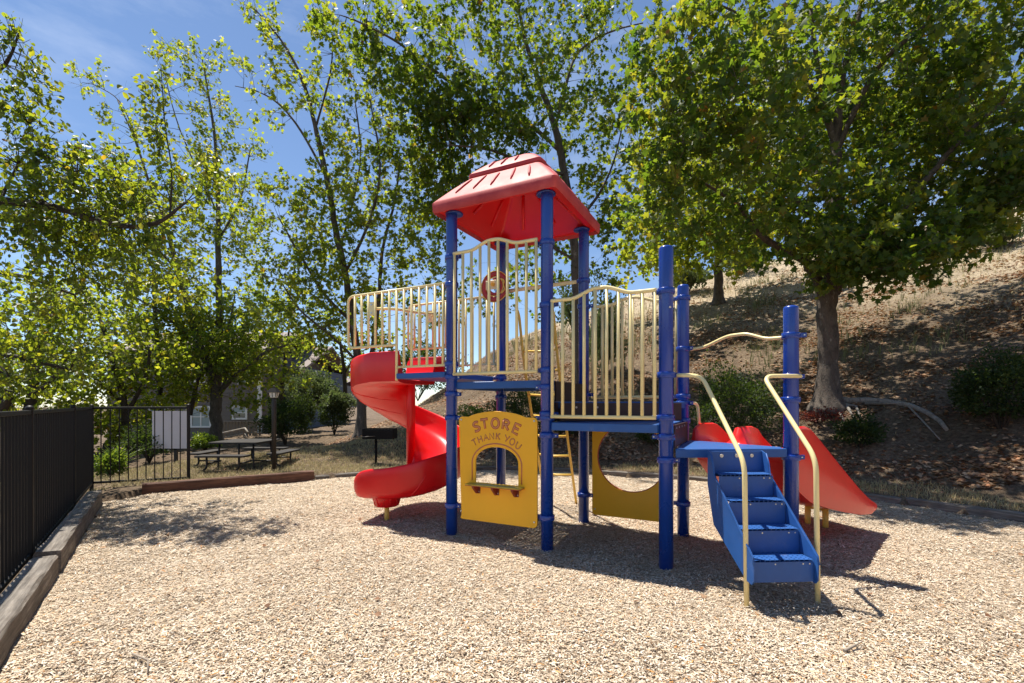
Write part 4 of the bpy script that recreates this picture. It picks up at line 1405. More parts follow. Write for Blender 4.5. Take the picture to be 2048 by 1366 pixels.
# sycamore by the table
b = on_ground(431, 888, 11)
D = b.y
make_tree("sycamore_tree", "yellow green sycamore with a forked grey trunk beside the picnic table", M['bark_grey'], LIGHT, b,
    [[(431, 888, D, .20), (432, 840, D, .185), (432, 790, D, .18), (428, 760, D, .16), (410, 715, D, .13), (395, 680, D, .12), (376, 610, D, .105), (355, 540, D, .085), (332, 450, D, .065), (300, 370, D, .045), (270, 280, D, .03), (235, 200, D, .018)],
     [(435, 775, D, .13), (438, 700, D + .2, .12), (438, 600, D + .3, .105), (436, 500, D + .3, .09), (436, 400, D + .3, .07), (430, 280, D + .3, .05), (415, 180, D + .3, .03), (405, 120, D + .3, .018)],
     [(440, 785, D, .08), (470, 752, D - .3, .075), (500, 728, D - .6, .06), (540, 700, D - .9, .045), (570, 692, D - 1, .03)],
     [(440, 790, D, .05), (455, 740, D - .1, .045), (458, 660, D - .2, .035), (470, 590, D - .2, .02)],
     [(395, 690, D, .045), (340, 640, D - .4, .04), (280, 600, D - .6, .03), (220, 570, D - .8, .018)],
     [(436, 480, D + .3, .045), (480, 400, D + .4, .035), (500, 300, D + .4, .02)],
     [(355, 540, D, .04), (300, 480, D - .2, .03), (250, 400, D - .3, .018)],
     [(300, 370, D, .025), (250, 220, D - .1, .018), (200, 175, D - .1, .012), (165, 165, D - .1, .008)],
     [(432, 420, D + .3, .03), (360, 260, D + .2, .022), (330, 150, D + .2, .012)]],
    [(172, 160, D - .1, 40, 26, .5, 12), (330, 125, D + .1, 50, 46, .6, 22), (405, 135, D + .2, 50, 55, .7, 26), (255, 255, D, 70, 45, .7, 24), (420, 235, D + .2, 60, 66, .8, 34), (485, 280, D + .3, 46, 56, .7, 20), (300, 390, D - .1, 95, 66, 1.0, 56),
     (420, 380, D + .3, 95, 75, 1.1, 66), (360, 500, D - .1, 120, 76, 1.2, 84), (480, 480, D + .2, 80, 80, 1.0, 46), (260, 560, D - .5, 110, 76, 1.1, 72), (440, 600, D + .8, 120, 66, 1.2, 70), (320, 680, D + .4, 120, 56, 1.0, 60), (520, 640, D - .4, 90, 56, 1.0, 56),
     (510, 740, D - .8, 75, 30, .8, 36), (400, 735, D + 1.2, 70, 40, .7, 30), (560, 760, D - .9, 46, 26, .6, 22), (480, 800, D - .8, 60, 22, .6, 26), (330, 590, D - .2, 130, 80, 1.3, 84), (440, 690, D + 1.6, 110, 50, .9, 46), (400, 460, D + .2, 120, 70, 1.2, 60), (230, 460, D - .3, 90, 70, 1.0, 50), (560, 690, D - .6, 60, 50, .8, 36), (390, 310, D + .1, 90, 50, .9, 36)],
    .115, 19, .34, twiggy=260, seed=14, bias=.05, dens=.78)

# pear tree at the left, its trunk just out of the picture
D = 6.6
b = Vector((-9.3, D + .4, -.15))
def px_of(p): return (1024 + F * p.x / p.y, Y0 - (p.z - EYE) * F / p.y)
bx, by = px_of(b)
make_tree("pear_tree", "glossy leaved pear tree with a long low branch reaching in from the left edge", M['bark_dark'], M['leaf_pear'], b,
    [[(bx, by, b.y, .17), (bx + 20, by - 180, b.y, .15), (-260, 560, D + .3, .13), (-190, 440, D + .2, .10), (-90, 408, D, .062), (0, 403, D, .055), (60, 408, D, .05), (130, 420, D, .045), (200, 442, D, .038), (262, 453, D, .033), (320, 443, D, .028), (352, 420, D, .02), (372, 405, D, .012)],
     [(-260, 560, D + .3, .08), (-200, 330, D + .3, .07), (-120, 200, D + .2, .05), (-40, 150, D, .035), (10, 130, D - .2, .022), (40, 60, D - .2, .010)],
     [(-230, 500, D + .3, .07), (-120, 520, D + .6, .055), (-20, 540, D + .8, .04), (70, 560, D + 1, .025), (150, 590, D + 1, .015)],
     [(-250, 600, D + .4, .07), (-140, 660, D + .8, .06), (-30, 700, D + 1.0, .05), (60, 720, D + 1.2, .035), (140, 740, D + 1.3, .02)],
     [(340, 432, D, .014), (343, 340, D, .010), (330, 250, D, .008), (322, 130, D, .004)],
     [(130, 420, D, .018), (150, 360, D + .1, .014), (180, 300, D + .1, .008)],
     [(0, 403, D, .022), (30, 340, D, .015), (60, 290, D, .008)],
     [(-20, 700, D + 1.0, .04), (20, 790, D + 1.0, .06), (-40, 860, D + 1, .09)]],
    [(38, 130, D - .2, 24, 84, .25, 26), (15, 220, D - .1, 34, 40, .4, 14), (60, 240, D, 30, 30, .3, 8), (322, 235, D, 16, 96, .2, 22), (60, 320, D, 80, 46, .6, 36), (150, 345, D, 70, 40, .6, 26), (210, 330, D + .1, 60, 30, .5, 14), (60, 480, D + .2, 100, 70, .8, 70),
     (180, 395, D, 110, 40, .6, 40), (270, 400, D, 90, 46, .6, 36), (380, 390, D + .1, 60, 60, .5, 22), (290, 480, D + .1, 100, 40, .5, 30), (60, 620, D + .8, 110, 80, .9, 70), (170, 540, D + .7, 100, 60, .8, 46), (40, 740, D + 1.0, 110, 60, .8, 60), (160, 680, D + 1.1, 90, 70, .7, 40), (90, 420, D + .3, 120, 60, .8, 60), (200, 470, D + .4, 110, 60, .8, 50), (330, 560, D + .8, 90, 60, .7, 36), (450, 350, D + .2, 40, 40, .3, 8)],
    .078, 22, .26, dens=.72, tmpl=(PEAR, PEAR_F), twiggy=60, seed=15, upb=.3, droop=.7)

# background trees at left
def back_tree(px, py, d, label, limbs, blobs, seed, leafm=LIGHT, leaf=.105, nper=18):
    x = (px - 1024) / F * d
    bb_ = Vector((x, d, gz1(x, d)))
    return make_tree("background_tree", label, M['bark_dark'], leafm, bb_, limbs, blobs, leaf, nper, .36, tmpl=(SMALL, SMALL_F), group="trees beyond the picnic lawn", twiggy=50, seed=seed, dens=1.0)


d = 16.5
back_tree(322, 880, d, "thin dark trunked tree between the fence panel and the taupe house",
    [[(322, 900, d, .10), (320, 800, d, .09), (316, 700, d, .08), (310, 620, d, .06), (305, 540, d, .03)], [(318, 760, d, .04), (280, 690, d, .03), (240, 640, d, .015)], [(380, 830, d - .5, .07), (396, 760, d - .5, .05), (420, 700, d - .5, .03)]],
    [(310, 620, d, 100, 60, 1.2, 40), (250, 700, d, 90, 60, 1.2, 44), (340, 760, d, 70, 60, 1.0, 40), (290, 820, d, 60, 40, .8, 34), (380, 790, d - .5, 50, 40, .8, 26), (350, 660, d, 90, 60, 1.2, 44), (420, 700, d - .3, 80, 50, 1, 46), (380, 650, d, 110, 40, 1.2, 44), (450, 660, d, 80, 40, 1.2, 36), (340, 720, d, 70, 50, 1, 36), (460, 735, d, 60, 24, .8, 34), (360, 770, d - .5, 70, 36, .9, 34), (420, 700, d - 1, 100, 40, .8, 44), (490, 700, d, 60, 40, .8, 30)], 21)
d = 14.0
back_tree(215, 900, d, "bushy bright green tree behind the corner of the black fence",
    [[(235, 920, d, .12), (250, 820, d, .10), (225, 720, d, .08), (200, 640, d, .05)], [(245, 840, d, .06), (290, 760, d, .05), (300, 690, d, .03)], [(240, 800, d, .05), (170, 740, d, .04), (120, 700, d, .02)], [(228, 860, d, .05), (160, 840, d, .04), (100, 820, d, .02)]],
    [(200, 650, d, 120, 70, 1.3, 70), (150, 740, d, 120, 60, 1.3, 76), (250, 780, d, 90, 70, 1.2, 70), (110, 830, d, 100, 50, 1.2, 50), (230, 860, d, 80, 50, 1.0, 50), (320, 730, d, 60, 60, .8, 26)], 22, LIGHT)
d = 12.0
back_tree(40, 900, d, "dense leafy tree rising right behind the long black fence",
    [[(40, 960, d, .14), (50, 850, d, .12), (70, 760, d, .09), (60, 660, d, .06)], [(50, 850, d, .07), (-20, 760, d, .06), (-60, 680, d, .03)], [(60, 800, d, .06), (120, 740, d, .04), (150, 690, d, .02)]],
    [(60, 620, d, 130, 70, 1.2, 70), (20, 720, d, 130, 60, 1.2, 80), (130, 700, d, 90, 60, 1.0, 50), (60, 810, d, 120, 50, 1.0, 60), (-80, 780, d, 80, 80, 1.0, 36)], 23, LIGHT)
d = 19.0
back_tree(560, 880, d, "light green tree in front of the blue house wing",
    [[(560, 880, d, .10), (562, 800, d, .085), (570, 720, d, .06), (580, 650, d, .03)], [(562, 790, d, .04), (530, 730, d, .03), (500, 690, d, .015)]],
    [(570, 640, d, 80, 60, 1.0, 36), (530, 700, d, 60, 40, .8, 22), (600, 700, d, 40, 30, .6, 10), (470, 690, d, 70, 50, 1.0, 40), (540, 620, d, 90, 60, 1.0, 40), (510, 745, d, 60, 30, .8, 26), (500, 720, d, 40, 30, .7, 16)], 24)
d = 21.0
back_tree(690, 800, d, "pale bushy tree on the ridge left of the spiral slide",
    [[(690, 810, d, .10), (688, 740, d, .08), (680, 680, d, .05)], [(688, 750, d, .04), (720, 690, d, .02)]],
    [(690, 700, d, 55, 60, 1.0, 40), (730, 660, d, 50, 50, .8, 22)], 25)

# tree half way up the hill
b = on_ground(1437, 606, 14)
D = b.y
make_tree("sycamore_tree", "small sycamore standing high on the hill behind the blue posts", M['bark'], LIGHT, b,
    [[(1437, 606, D, .21), (1437, 550, D, .19), (1437, 490, D, .18), (1436, 420, D, .15), (1430, 350, D, .11), (1420, 270, D, .06)], [(1437, 500, D, .09), (1400, 450, D, .07), (1350, 410, D, .05), (1310, 380, D, .03)], [(1437, 490, D, .08), (1480, 430, D, .06), (1520, 380, D, .04)], [(1437, 515, D, .05), (1410, 500, D - .5, .04), (1375, 500, D - .8, .02)]],
    [(1380, 470, D, 80, 50, 2.0, 50), (1330, 430, D, 60, 60, 1.5, 34), (1430, 400, D, 110, 80, 2.2, 80), (1350, 350, D, 90, 70, 1.8, 50), (1500, 430, D, 70, 60, 1.6, 30), (1330, 520, D, 45, 30, 1.0, 16), (1440, 290, D, 90, 70, 1.6, 36), (1300, 470, D, 60, 50, 1.4, 30), (1480, 480, D - 1, 60, 30, 1, 18), (1260, 520, D, 40, 40, 1, 14), (1326, 330, D - 3, 100, 90, 2.0, 60), (1400, 300, D - 2, 110, 90, 2.0, 60), (1270, 440, D - 3, 60, 60, 1.4, 30), (1350, 530, D - 2, 70, 26, 1.2, 26), (1490, 515, D - 2, 60, 28, 1.2, 22), (1550, 460, D - 2, 70, 40, 1.4, 30), (1420, 490, D - 3, 90, 40, 1.4, 40)],
    .20, 16, .5, seed=16, tmpl=(SMALL, SMALL_F), twiggy=40, bias=.05)


def shrub(name, label, c, rad, n, leaf, m, tmpl=(OVAL, OVAL_F), seed=1, lumpy=.25, cat="shrub", upb=.5, group=None, hole=.45, erect=0.0):
    r = np.random.default_rng(seed)
    base = Vector((c[0], c[1], c[2]))
    root = thing(name, label, cat, base, group)
    v = unit(r.normal(0, 1, (n, 3)))
    v[:, 2] = np.abs(v[:, 2]) * np.where(r.random(n) < .18, -.35, 1)
    f = 1 + lumpy * (np.sin(v[:, 0] * 4 + seed) * np.sin(v[:, 1] * 5 + 2 * seed) + .7 * np.sin(v[:, 2] * 6 + v[:, 0] * 5 + seed))
    rr = (hole + (1 - hole) * r.random(n) ** .5) * f * (1 + .10 * r.normal(0, 1, n) * (r.random(n) < .3))
    h = rad[2]
    sp = unit(r.normal(0, 1, (26, 3)) + np.array([0, 0, .5]))          # sprigs that stick out
    cl = (v @ sp.T).max(1)
    rr = rr * (1 + .30 * np.clip((cl - .965) / .035, 0, 1) * r.random(n))
    gap = unit(r.normal(0, 1, (9, 3)))
    rr = rr * (1 - .35 * np.clip(((v @ gap.T).max(1) - .93) / .07, 0, 1))
    pos = np.array(base) + np.array([0, 0, h * .42]) + v * rr[:, None] * np.array([rad[0], rad[1], h * .6])
    g = gz(pos[:, 0], pos[:, 1])
    pos[:, 2] = np.maximum(pos[:, 2], g + .02)
    tip = unit(v + r.normal(0, .6, (n, 3)) + np.array([0, 0, erect]))
    nrm = unit(r.normal(0, .8, (n, 3)) + v * .4 + np.array([0, 0, upb]))
    ex, ey, ez = frames(tip, nrm)
    V = oriented(tmpl[0], pos, ex, ey, ez, leaf * r.uniform(.6, 1.3, n))
    lump = .5 + .25 * np.sin(v[:, 0] * 7 + seed) * np.sin(v[:, 2] * 8 + 3 * seed)
    scatter_mesh("foliage", V, tmpl[1], len(tmpl[0]), np.clip(lump + r.normal(0, .2, n), 0, 1), m, root, tuple(base))
    mb = MB()
    for i in range(9):
        a = r.uniform(0, 6.28)
        e = base + Vector((math.cos(a) * rad[0] * .6, math.sin(a) * rad[1] * .6, h * r.uniform(.5, .85)))
        mb.tube([base + Vector((0, 0, -.05)), base.lerp(e, .5) + Vector((0, 0, .08)), e], [.018, .013, .005], 6)
    mb.build("stem", M['bark_dark'], root)
    return root


def shrub_at(px0, px1, ptop, pbot, label, m, n, leaf, depth=None, dy=None, seed=1, name="shrub", **kw):
    pm = (px0 + px1) / 2
    p = on_ground(pm, pbot, 8) if depth is None else Vector(((pm - 1024) / F * depth, depth, EYE + (Y0 - pbot) / F * depth))
    k = p.y / F
    rx = (px1 - px0) / 2 * k
    h = (pbot - ptop) * k
    return shrub(name, label, p + Vector((0, rx * .4, 0)), (rx, (dy or rx), h), n, leaf, m, seed=seed, **kw)


B, FR, SG = M['leaf_bush'], M['leaf_fresh'], M['leaf_sage']
shrub_at(1392, 1566, 742, 905, "broad dark shrub on the slope behind the stair handrails", B, 9500, .060, seed=31)
shrub_at(1688, 1772, 838, 905, "low dark shrub below the exposed roots of the big sycamore", B, 3000, .055, seed=32)
shrub_at(1596, 1700, 822, 850, "low shrub with dark red leaves at the foot of the big sycamore", M['leaf_red'], 1300, .05, seed=33, hole=.2)
shrub_at(1958, 2110, 712, 866, "tall clipped dark hedge at the right edge of the slope", B, 9500, .055, seed=34, lumpy=.12)
shrub_at(980, 1110, 782, 880, "wide dark shrub behind the high deck and store panel", B, 6500, .060, seed=35)
shrub_at(905, 985, 812, 856, "small bright green shrub left of the store panel", FR, 2200, .055, seed=36)
shrub_at(1110, 1200, 830, 880, "dark shrub behind the yellow ladder", B, 3600, .06, seed=46)
shrub_at(1276, 1345, 840, 900, "small dark shrub seen above the round hole in the yellow panel", B, 2400, .055, seed=47)
shrub_at(520, 606, 800, 892, "dark round hedge just behind the lamp post", B, 6500, .07, seed=37)
shrub_at(585, 628, 790, 868, "dark leafy shrub right of the lamp post hedge", B, 3200, .07, seed=38)
shrub_at(632, 696, 796, 870, "dark clipped shrub on the bank left of the spiral slide", B, 4500, .07, seed=39, lumpy=.18)
shrub_at(568, 662, 748, 834, "large grey green bush on the ridge below the blue gable", SG, 7500, .11, seed=40, depth=21)
shrub_at(640, 700, 780, 830, "pale dry bush on the ridge beside the spiral slide", SG, 2600, .10, seed=41, depth=18)
shrub_at(378, 428, 872, 903, "small round bright green bush at the trunk of the forked sycamore", FR, 2600, .06, seed=42)
shrub_at(1178, 1250, 588, 770, "tall wispy green bush on the hill behind the tower post", SG, 6500, .11, seed=43, depth=16.5, hole=.05, erect=2.2, lumpy=.45)
shrub_at(1345, 1420, 530, 582, "feathery grey green bush on the hill crest beside the small sycamore", SG, 3000, .16, seed=44, depth=24, hole=.05, erect=2.2, lumpy=.45)
shrub_at(1440, 1545, 498, 542, "second feathery bush on the hill crest right of the small sycamore", SG, 3000, .16, seed=48, depth=25, hole=.05, erect=2.2, lumpy=.45)
shrub_at(1968, 2046, 440, 500, "lone grey green bush high on the hill at the right edge", SG, 3200, .13, seed=45, hole=.05, erect=2.2, lumpy=.45)
shrub_at(240, 330, 858, 925, "leafy green shrub behind the fence panel beside the strap leaved plant", B, 4200, .06, seed=49, depth=11.5)
shrub_at(186, 238, 905, 962, "low bright plant against the inside corner of the fence panel", FR, 1800, .06, seed=50, depth=9.3)
shrub_at(1120, 1178, 570, 680, "grey green bush on the ridge left of the tower post", SG, 2600, .13, seed=51, depth=21, hole=.05, erect=2.2, lumpy=.45)
shrub_at(760, 900, 690, 800, "dark bush mass on the ridge behind the slide rails", B, 6000, .11, seed=52, depth=20)


def strap_plant():
    p = on_ground(236, 945, 8) if True else None
    root = thing("strap_leaf_plant", "clump of long arching strap leaves seen through the fence panel", "plant", p)
    r = np.random.default_rng(5)
    for i in range(46):
        a = r.uniform(0, 6.28); L = r.uniform(.45, .80); ln = r.uniform(.15, .85)
        dr = Vector((math.cos(a), math.sin(a), 0)); sd = Vector((-dr.y, dr.x, 0))
        rows = []
        for j in range(5):
            t = j / 4
            c = p + dr * (L * ln * t * (.5 + .6 * t)) + Vector((0, 0, L * (t - ln * .55 * t * t)))
            w = .020 * (1 - t) ** .6 + .001
            rows.append([c - sd * w + Vector((0, 0, .006)), c, c + sd * w + Vector((0, 0, .006))])
        mb = MB(); mb.grid(rows)
        o = mb.build("leaf", M['agave'], root)
        at = o.data.attributes.new("tint", 'FLOAT', 'FACE'); at.data.foreach_set("value", [r.random()] * len(o.data.polygons))


strap_plant()


def fallen_sticks():
    specs = [((265, 1318), (295, 1352), .007, "thin curved twig lying on the chips near the bottom left"), ((1688, 1298), (1712, 1284), .010, "short grey stick lying on the chips at lower right"), ((1300, 880), (1345, 935), .02, "bare grey forked branch lying beyond the border timber behind the round hole")]
    for (a, b_, r0, lab) in specs:
        P = []
        for (x, y) in (a, b_):
            if y > 1000:
                d = EYE * F / (y - Y0); P.append(Vector(((x - 1024) / F * d, d, .025 + float(cz(np.array([(x - 1024) / F * d]), np.array([d]))[0]))))
            else:
                P.append(on_ground(x, y, 9.6) + Vector((0, 0, .03)))
        root = thing("fallen_stick", lab, "stick", P[0])
        m_ = P[0].lerp(P[1], .5) + Vector((.04, .01, .012))
        mb = MB(); mb.tube([P[0], m_, P[1]], [r0, r0 * .8, r0 * .5], 6)
        mb.tube([m_, m_ + (P[1] - m_) * .6 + Vector((.07, .03, .01))], [r0 * .5, r0 * .25], 5)
        mb.build("stem", M['twig'], root)


fallen_sticks()

# ------------------------------------------------------------------ play structure
SP = 1.17313
TH = .47377
U = Vector((math.cos(TH), -math.sin(TH), 0))
V_ = Vector((math.sin(TH), math.cos(TH), 0))
UP = Vector((0, 0, 1))
P2 = Vector((.35854, 4.82731, 0))
P1, P3 = P2 - U * SP, P2 + U * SP
B1, B2, B3 = P1 + V_ * SP, P2 + V_ * SP, P3 + V_ * SP
P4 = (P3 + B3) / 2 + U * SP * math.sqrt(3) / 2
NF = -V_                                      # towards the viewer
play = thing("playground_structure", "red, blue and yellow play structure with roofed tower, two slides and stairs", "playground", (P2.x, P2.y, 0))


def Z(v): return Vector((0, 0, v))


def post(p, top, clamps, cap=True, facing=None):
    mb = MB()
    r = .064
    prof = [(r, -.2), (r, top - .03)]
    prof += [(r * .97, top - .014), (r * .80, top - .003), (r * .4, top + .004), (.002, top + .005)] if cap else [(r, top)]
    mb.lathe(p, prof, 32)
    o = mb.build("post", M['post'], play)
    for (z, dirs) in clamps:
        cb = MB()
        R = .0785
        cb.lathe(p + Z(z), [(r - .004, -.026), (R - .003, -.026), (R, -.022), (R, .022), (R - .003, .026), (r - .004, .026)], 28)
        for dr in dirs:
            sd = Vector((-dr.y, dr.x, 0))
            cb.box(p + Z(z) + dr * .092, dr, sd, UP, .030, .016, .021, .005)
        c = cb.build("clamp", M['post'], o)
        for dr in dirs:
            q = p + Z(z) + dr * .105 + NF * .017
            mb2 = MB(); mb2.tube([q, q + NF * .006], .007, 8); mb2.build("bolt", M['bolt'], c)
    return o


bolt_joint = [0]
d34 = (P4 - P3).normalized(); dB4 = (P4 - B3).normalized()
post(P1, 3.66, [(3.15, [U]), (2.84, [-U]), (1.94, [-U]), (1.79, [U]), (1.60, [U]), (1.33, [U]), (.34, [U])], False)
post(P2, 3.66, [(3.14, [-U]), (2.50, [U]), (1.835, [-U]), (1.66, [-U]), (1.385, [U]), (1.345, [-U]), (1.17, [U]), (.33, [-U])], False)
post(B2, 3.66, [(3.02, [-U]), (2.70, [U]), (1.60, [U]), (.36, [U])], False)
post(B1, 3.66, [(3.0, [U]), (2.95, [-U]), (1.84, [-U]), (1.58, [])], False)
post(P3, 2.925, [(2.515, [-U]), (1.755, [d34]), (1.365, [-U]), (1.19, [-U]), (.98, [d34])])
post(B3, 2.835, [(2.685, [-U]), (2.11, [dB4]), (1.575, [-U]), (1.50, [dB4]), (1.30, []), (.36, [-U])])
post(P4, 2.395, [(2.12, [U]), (1.745, [d34]), (1.53, [-d34]), (1.00, [d34])])
# post joint with bolt on the front right post
mb = MB(); mb.tube([P3 + Z(2.36) + Vector((.012, -.060, 0)), P3 + Z(2.36) + Vector((.014, -.070, 0))], .010, 10); mb.build("bolt", M['bolt'], play)


# ---- decks
def deck(name, poly, z, th=.08, m=None):
    mb = MB()
    n = len(poly)
    mb.prism([(p.x, p.y) for p in poly], (0, 0, 0), (1, 0, 0), (0, 1, 0), UP, z - th, z)
    o = mb.build(name, m or M['deck'], play)
    bv = o.modifiers.new("edge", 'BEVEL'); bv.width = .008; bv.segments = 2
    return o


def inset(a, b, c, d_, g):
    ctr = (a + b + c + d_) / 4
    return [p + (ctr - p).normalized() * g for p in (a, b, c, d_)]


e_ = .055
HI, MID, STEP, LOW = 1.735, 1.305, 1.515, 1.085
def perforated(name, c, ex, ey, nx, ny, pitch, r, z0, z1, parent):
    """Plate of nx by ny cells, each with a round hole through it."""
    mb = MB()
    ang8 = [math.pi / 4 * i + math.pi / 8 for i in range(8)]
    sq = [(.5, .2071), (.2071, .5), (-.2071, .5), (-.5, .2071), (-.5, -.2071), (-.2071, -.5), (.2071, -.5), (.5, -.2071)]
    corner = {0: (.5, .5), 2: (-.5, .5), 4: (-.5, -.5), 6: (.5, -.5)}
    for i in range(nx):
        for j in range(ny):
            o = c + ex * ((i - (nx - 1) / 2) * pitch) + ey * ((j - (ny - 1) / 2) * pitch)
            vs = []
            for z in (z1, z0):
                vs += [o + ex * (x * pitch) + ey * (y * pitch) + Z(z) for x, y in sq]
                vs += [o + ex * (r * math.cos(a_)) + ey * (r * math.sin(a_)) + Z(z) for a_ in ang8]
            vs += [o + ex * (x * pitch) + ey * (y * pitch) + Z(z) for z in (z1, z0) for x, y in corner.values()]
            fs = []
            for k in range(8):
                k2 = (k + 1) % 8
                fs.append((k, k2, 8 + k2, 8 + k)); fs.append((16 + k, 24 + k, 24 + k2, 16 + k2)); fs.append((8 + k, 8 + k2, 24 + k2, 24 + k))
            for n_, k in enumerate(corner):
                fs.append((k, 32 + n_, (k + 1) % 8)); fs.append((16 + k, 16 + (k + 1) % 8, 36 + n_))
            mb.add(vs, fs)
    return mb.build(name, M['deck'], parent)


hd = (P1 + B2) / 2
pl_ = perforated("deck", hd - V_ * .0, U, V_, 24, 24, .047, .0095, HI - .012, HI, play)
wx_, wy_ = 24 * .047 / 2, 24 * .047 / 2
for (c_, e1, e2, h1, h2) in ((-V_ * (wy_ + .010), U, V_, wx_ + .02, .010), (V_ * (wy_ + .010), U, V_, wx_ + .02, .010), (-U * (wx_ + .010), V_, U, wy_, .010), (U * (wx_ + .010), V_, U, wy_, .010)):
    mb = MB(); mb.box(hd + c_ + Z(HI - .039), e1, e2, UP, h1, h2, .040, .006); mb.build("deck_beam", M['deck'], pl_)
for t_ in (-.25, .25):
    mb = MB(); mb.box(hd + V_ * t_ + Z(HI - .036), U, V_, UP, wx_, .008, .022); mb.build("deck_stiffener", M['deck'], pl_)
deck("deck", [P2 + U * .07 + NF * e_, P3 - U * .07 + NF * e_, P3 + V_ * .08 + U * .02, B3 - V_ * .08, B3 - U * .08 + V_ * .02, B2 + U * .08 + V_ * .02, B2 - V_ * .10 + U * .03, P2 + V_ * .09 + U * .04], MID)
# triangular step deck, dark riser on its long side
dg = (B3 - P2).normalized(); ng = Vector((dg.y, -dg.x, 0))
sa, sb = P2 + U * .02 + V_ * .12, B3 - V_ * .10 + U * .03
deck("step_deck", [sa, sb, B3 - U * .09, B2 + U * .09, B2 + U * .02 - V_ * .09], STEP, .075)
f0, f1 = P2 + U * .06 + V_ * .10, B3 - V_ * .13 + U * .0
dd = (f1 - f0).normalized(); nn = Vector((dd.y, -dd.x, 0))
mb = MB(); mb.box((f0 + f1) / 2 + nn * .035 + Z((MID + STEP - .012) / 2 + .003), dd, nn, UP, (f1 - f0).length / 2 - .03, .009, (STEP - MID) / 2 - .012, .003)
rp = mb.build("riser_panel", M['brown_panel'], play)
for t in (.14, .30, .55):
    q = f0.lerp(f1, t) + nn * .045 + Z(1.455)
    b_ = MB(); b_.tube([q, q + nn * .006], .011, 10); b_.build("bolt", M['bolt'], rp)
# riser to the high deck (along the tower side)
mb = MB(); mb.box((P2 + B2) / 2 + U * .055 + Z((STEP + HI) / 2 - .002), V_, U, UP, SP / 2 - .09, .010, (HI - STEP) / 2 - .006, .003); mb.build("riser_panel", M['brown_panel'], play)
mb = MB(); mb.box((P2 + B2) / 2 + U * .055 + Z((MID + STEP) / 2), V_, U, UP, SP / 2 - .09, .010, (STEP - MID) / 2 - .010, .003); mb.build("riser_panel", M['brown_panel'], play)
# riser from low to mid deck
mb = MB(); mb.box((P3 + B3) / 2 + U * .05 + Z((LOW + MID) / 2 - .006), V_, U, UP, SP / 2 - .11, .010, (MID - LOW) / 2 - .004, .003)
rp = mb.build("riser_panel", M['brown_panel'], play)
for t in (-.38, -.2, .0, .2):
    q = (P3 + B3) / 2 + V_ * t + U * .061 + Z(MID - .04)
    b_ = MB(); b_.tube([q, q + U * .005], .010, 10); b_.build("bolt", M['bolt'], rp)
n34 = Vector((d34.y, -d34.x, 0))
nB4 = Vector((-dB4.y, dB4.x, 0))
deck("deck", [P3 + d34 * .07 + n34 * .05, P4 - d34 * .065 + n34 * .05, P4 - d34 * .075 - n34 * .04, P4 - dB4 * .10 + nB4 * .03, B3 + dB4 * .08 + nB4 * .03, B3 + U * .07 - V_ * .06, P3 + U * .075 + V_ * .05], LOW)
# entry deck to the spiral slide
deck("deck", [P1 - U * .065 + NF * .045, P1 - U * .78 + NF * .045, B1 - U * .78 + V_ * .0 - V_ * .10, B1 - U * .065 - V_ * .10], 1.855, .065)


# ---- guard panels
def guard(A, B, z0, z1, hump, nb=10, off=.075, end=.075, back=False):
    L = (B - A).length; e = (B - A).normalized()
    nrm = NF if not back else -NF
    o0 = A + e * end + nrm * off
    W_ = L - 2 * end
    r = .0185
    def zt(t):
        return z1 + hump * (smoothstep(.20, .46, t) - 1.0 * smoothstep(.52, .80, t))
    top = [o0 + e * (W_ * t) + Z(zt(t)) for t in np.linspace(0, 1, 33)]
    mb = MB(); mb.tube(top, r, 10)
    g = mb.build("guard_rail", M['rail'], play)
    mb = MB(); mb.tube([o0 - e * .0 + Z(z0), o0 + e * W_ + Z(z0)], r, 10); mb.build("bottom_rail", M['rail'], g)
    for k in range(nb):
        t = (k + .12) / (nb - 1 + .24)
        p = o0 + e * (W_ * t)
        mb = MB(); mb.tube([p + Z(z0 + r * .7), p + Z(zt(t) - r * .7)], .0165, 10); mb.build("bar", M['rail'], g)
    return g


guard(P1, P2, 1.822, 3.165, .078)
guard(P2, P3, 1.365, 2.522, .078)
guard(B2, B3, 1.572, 2.700, .07, nb=9, back=True)


def slide_guard(A, top, off, base=1.80):
    pt = lambda t, z: A - U * t + V_ * off + Z(z)
    r = .0165
    lowz = top - .66
    mb = MB()
    mb.tube(round_path([pt(.05, top), pt(1.578, top), pt(1.578, lowz), pt(.78, lowz)], .10, 8), r, 10)
    g = mb.build("guard_rail", M['rail'], play)
    mb = MB(); mb.tube([pt(.05, top - .93), pt(.78, top - .93)], r * .9, 10); mb.build("bottom_rail", M['rail'], g)
    for k in range(1, 7):
        mb = MB(); mb.tube([pt(.78 + .1135 * k, lowz), pt(.78 + .1135 * k, top)], .0160, 10); mb.build("bar", M['rail'], g)
    mb = MB(); mb.tube([pt(.78, base - .03), pt(.78, top)], .0165, 10); mb.build("bar", M['rail'], g)
    for k in range(1, 7):
        mb = MB(); mb.tube([pt(.78 - .1135 * k, top - .93), pt(.78 - .1135 * k, top)], .0160, 10); mb.build("bar", M['rail'], g)
    # plate carrying the hood bar
    ta = .78 + .1135 * 4 - .1135 * .5
    q = pt(ta, top - .19)
    mb = MB(); mb.box(q, U, V_, UP, .045, .006, .085, .002); pl = mb.build("mount_plate", M['rail'], g)
    for dz in (-.05, .05):
        b_ = MB(); b_.tube([q + Z(dz) - V_ * .007, q + Z(dz) - V_ * .013], .011, 10); b_.build("bolt", M['bolt'], pl)
    return q


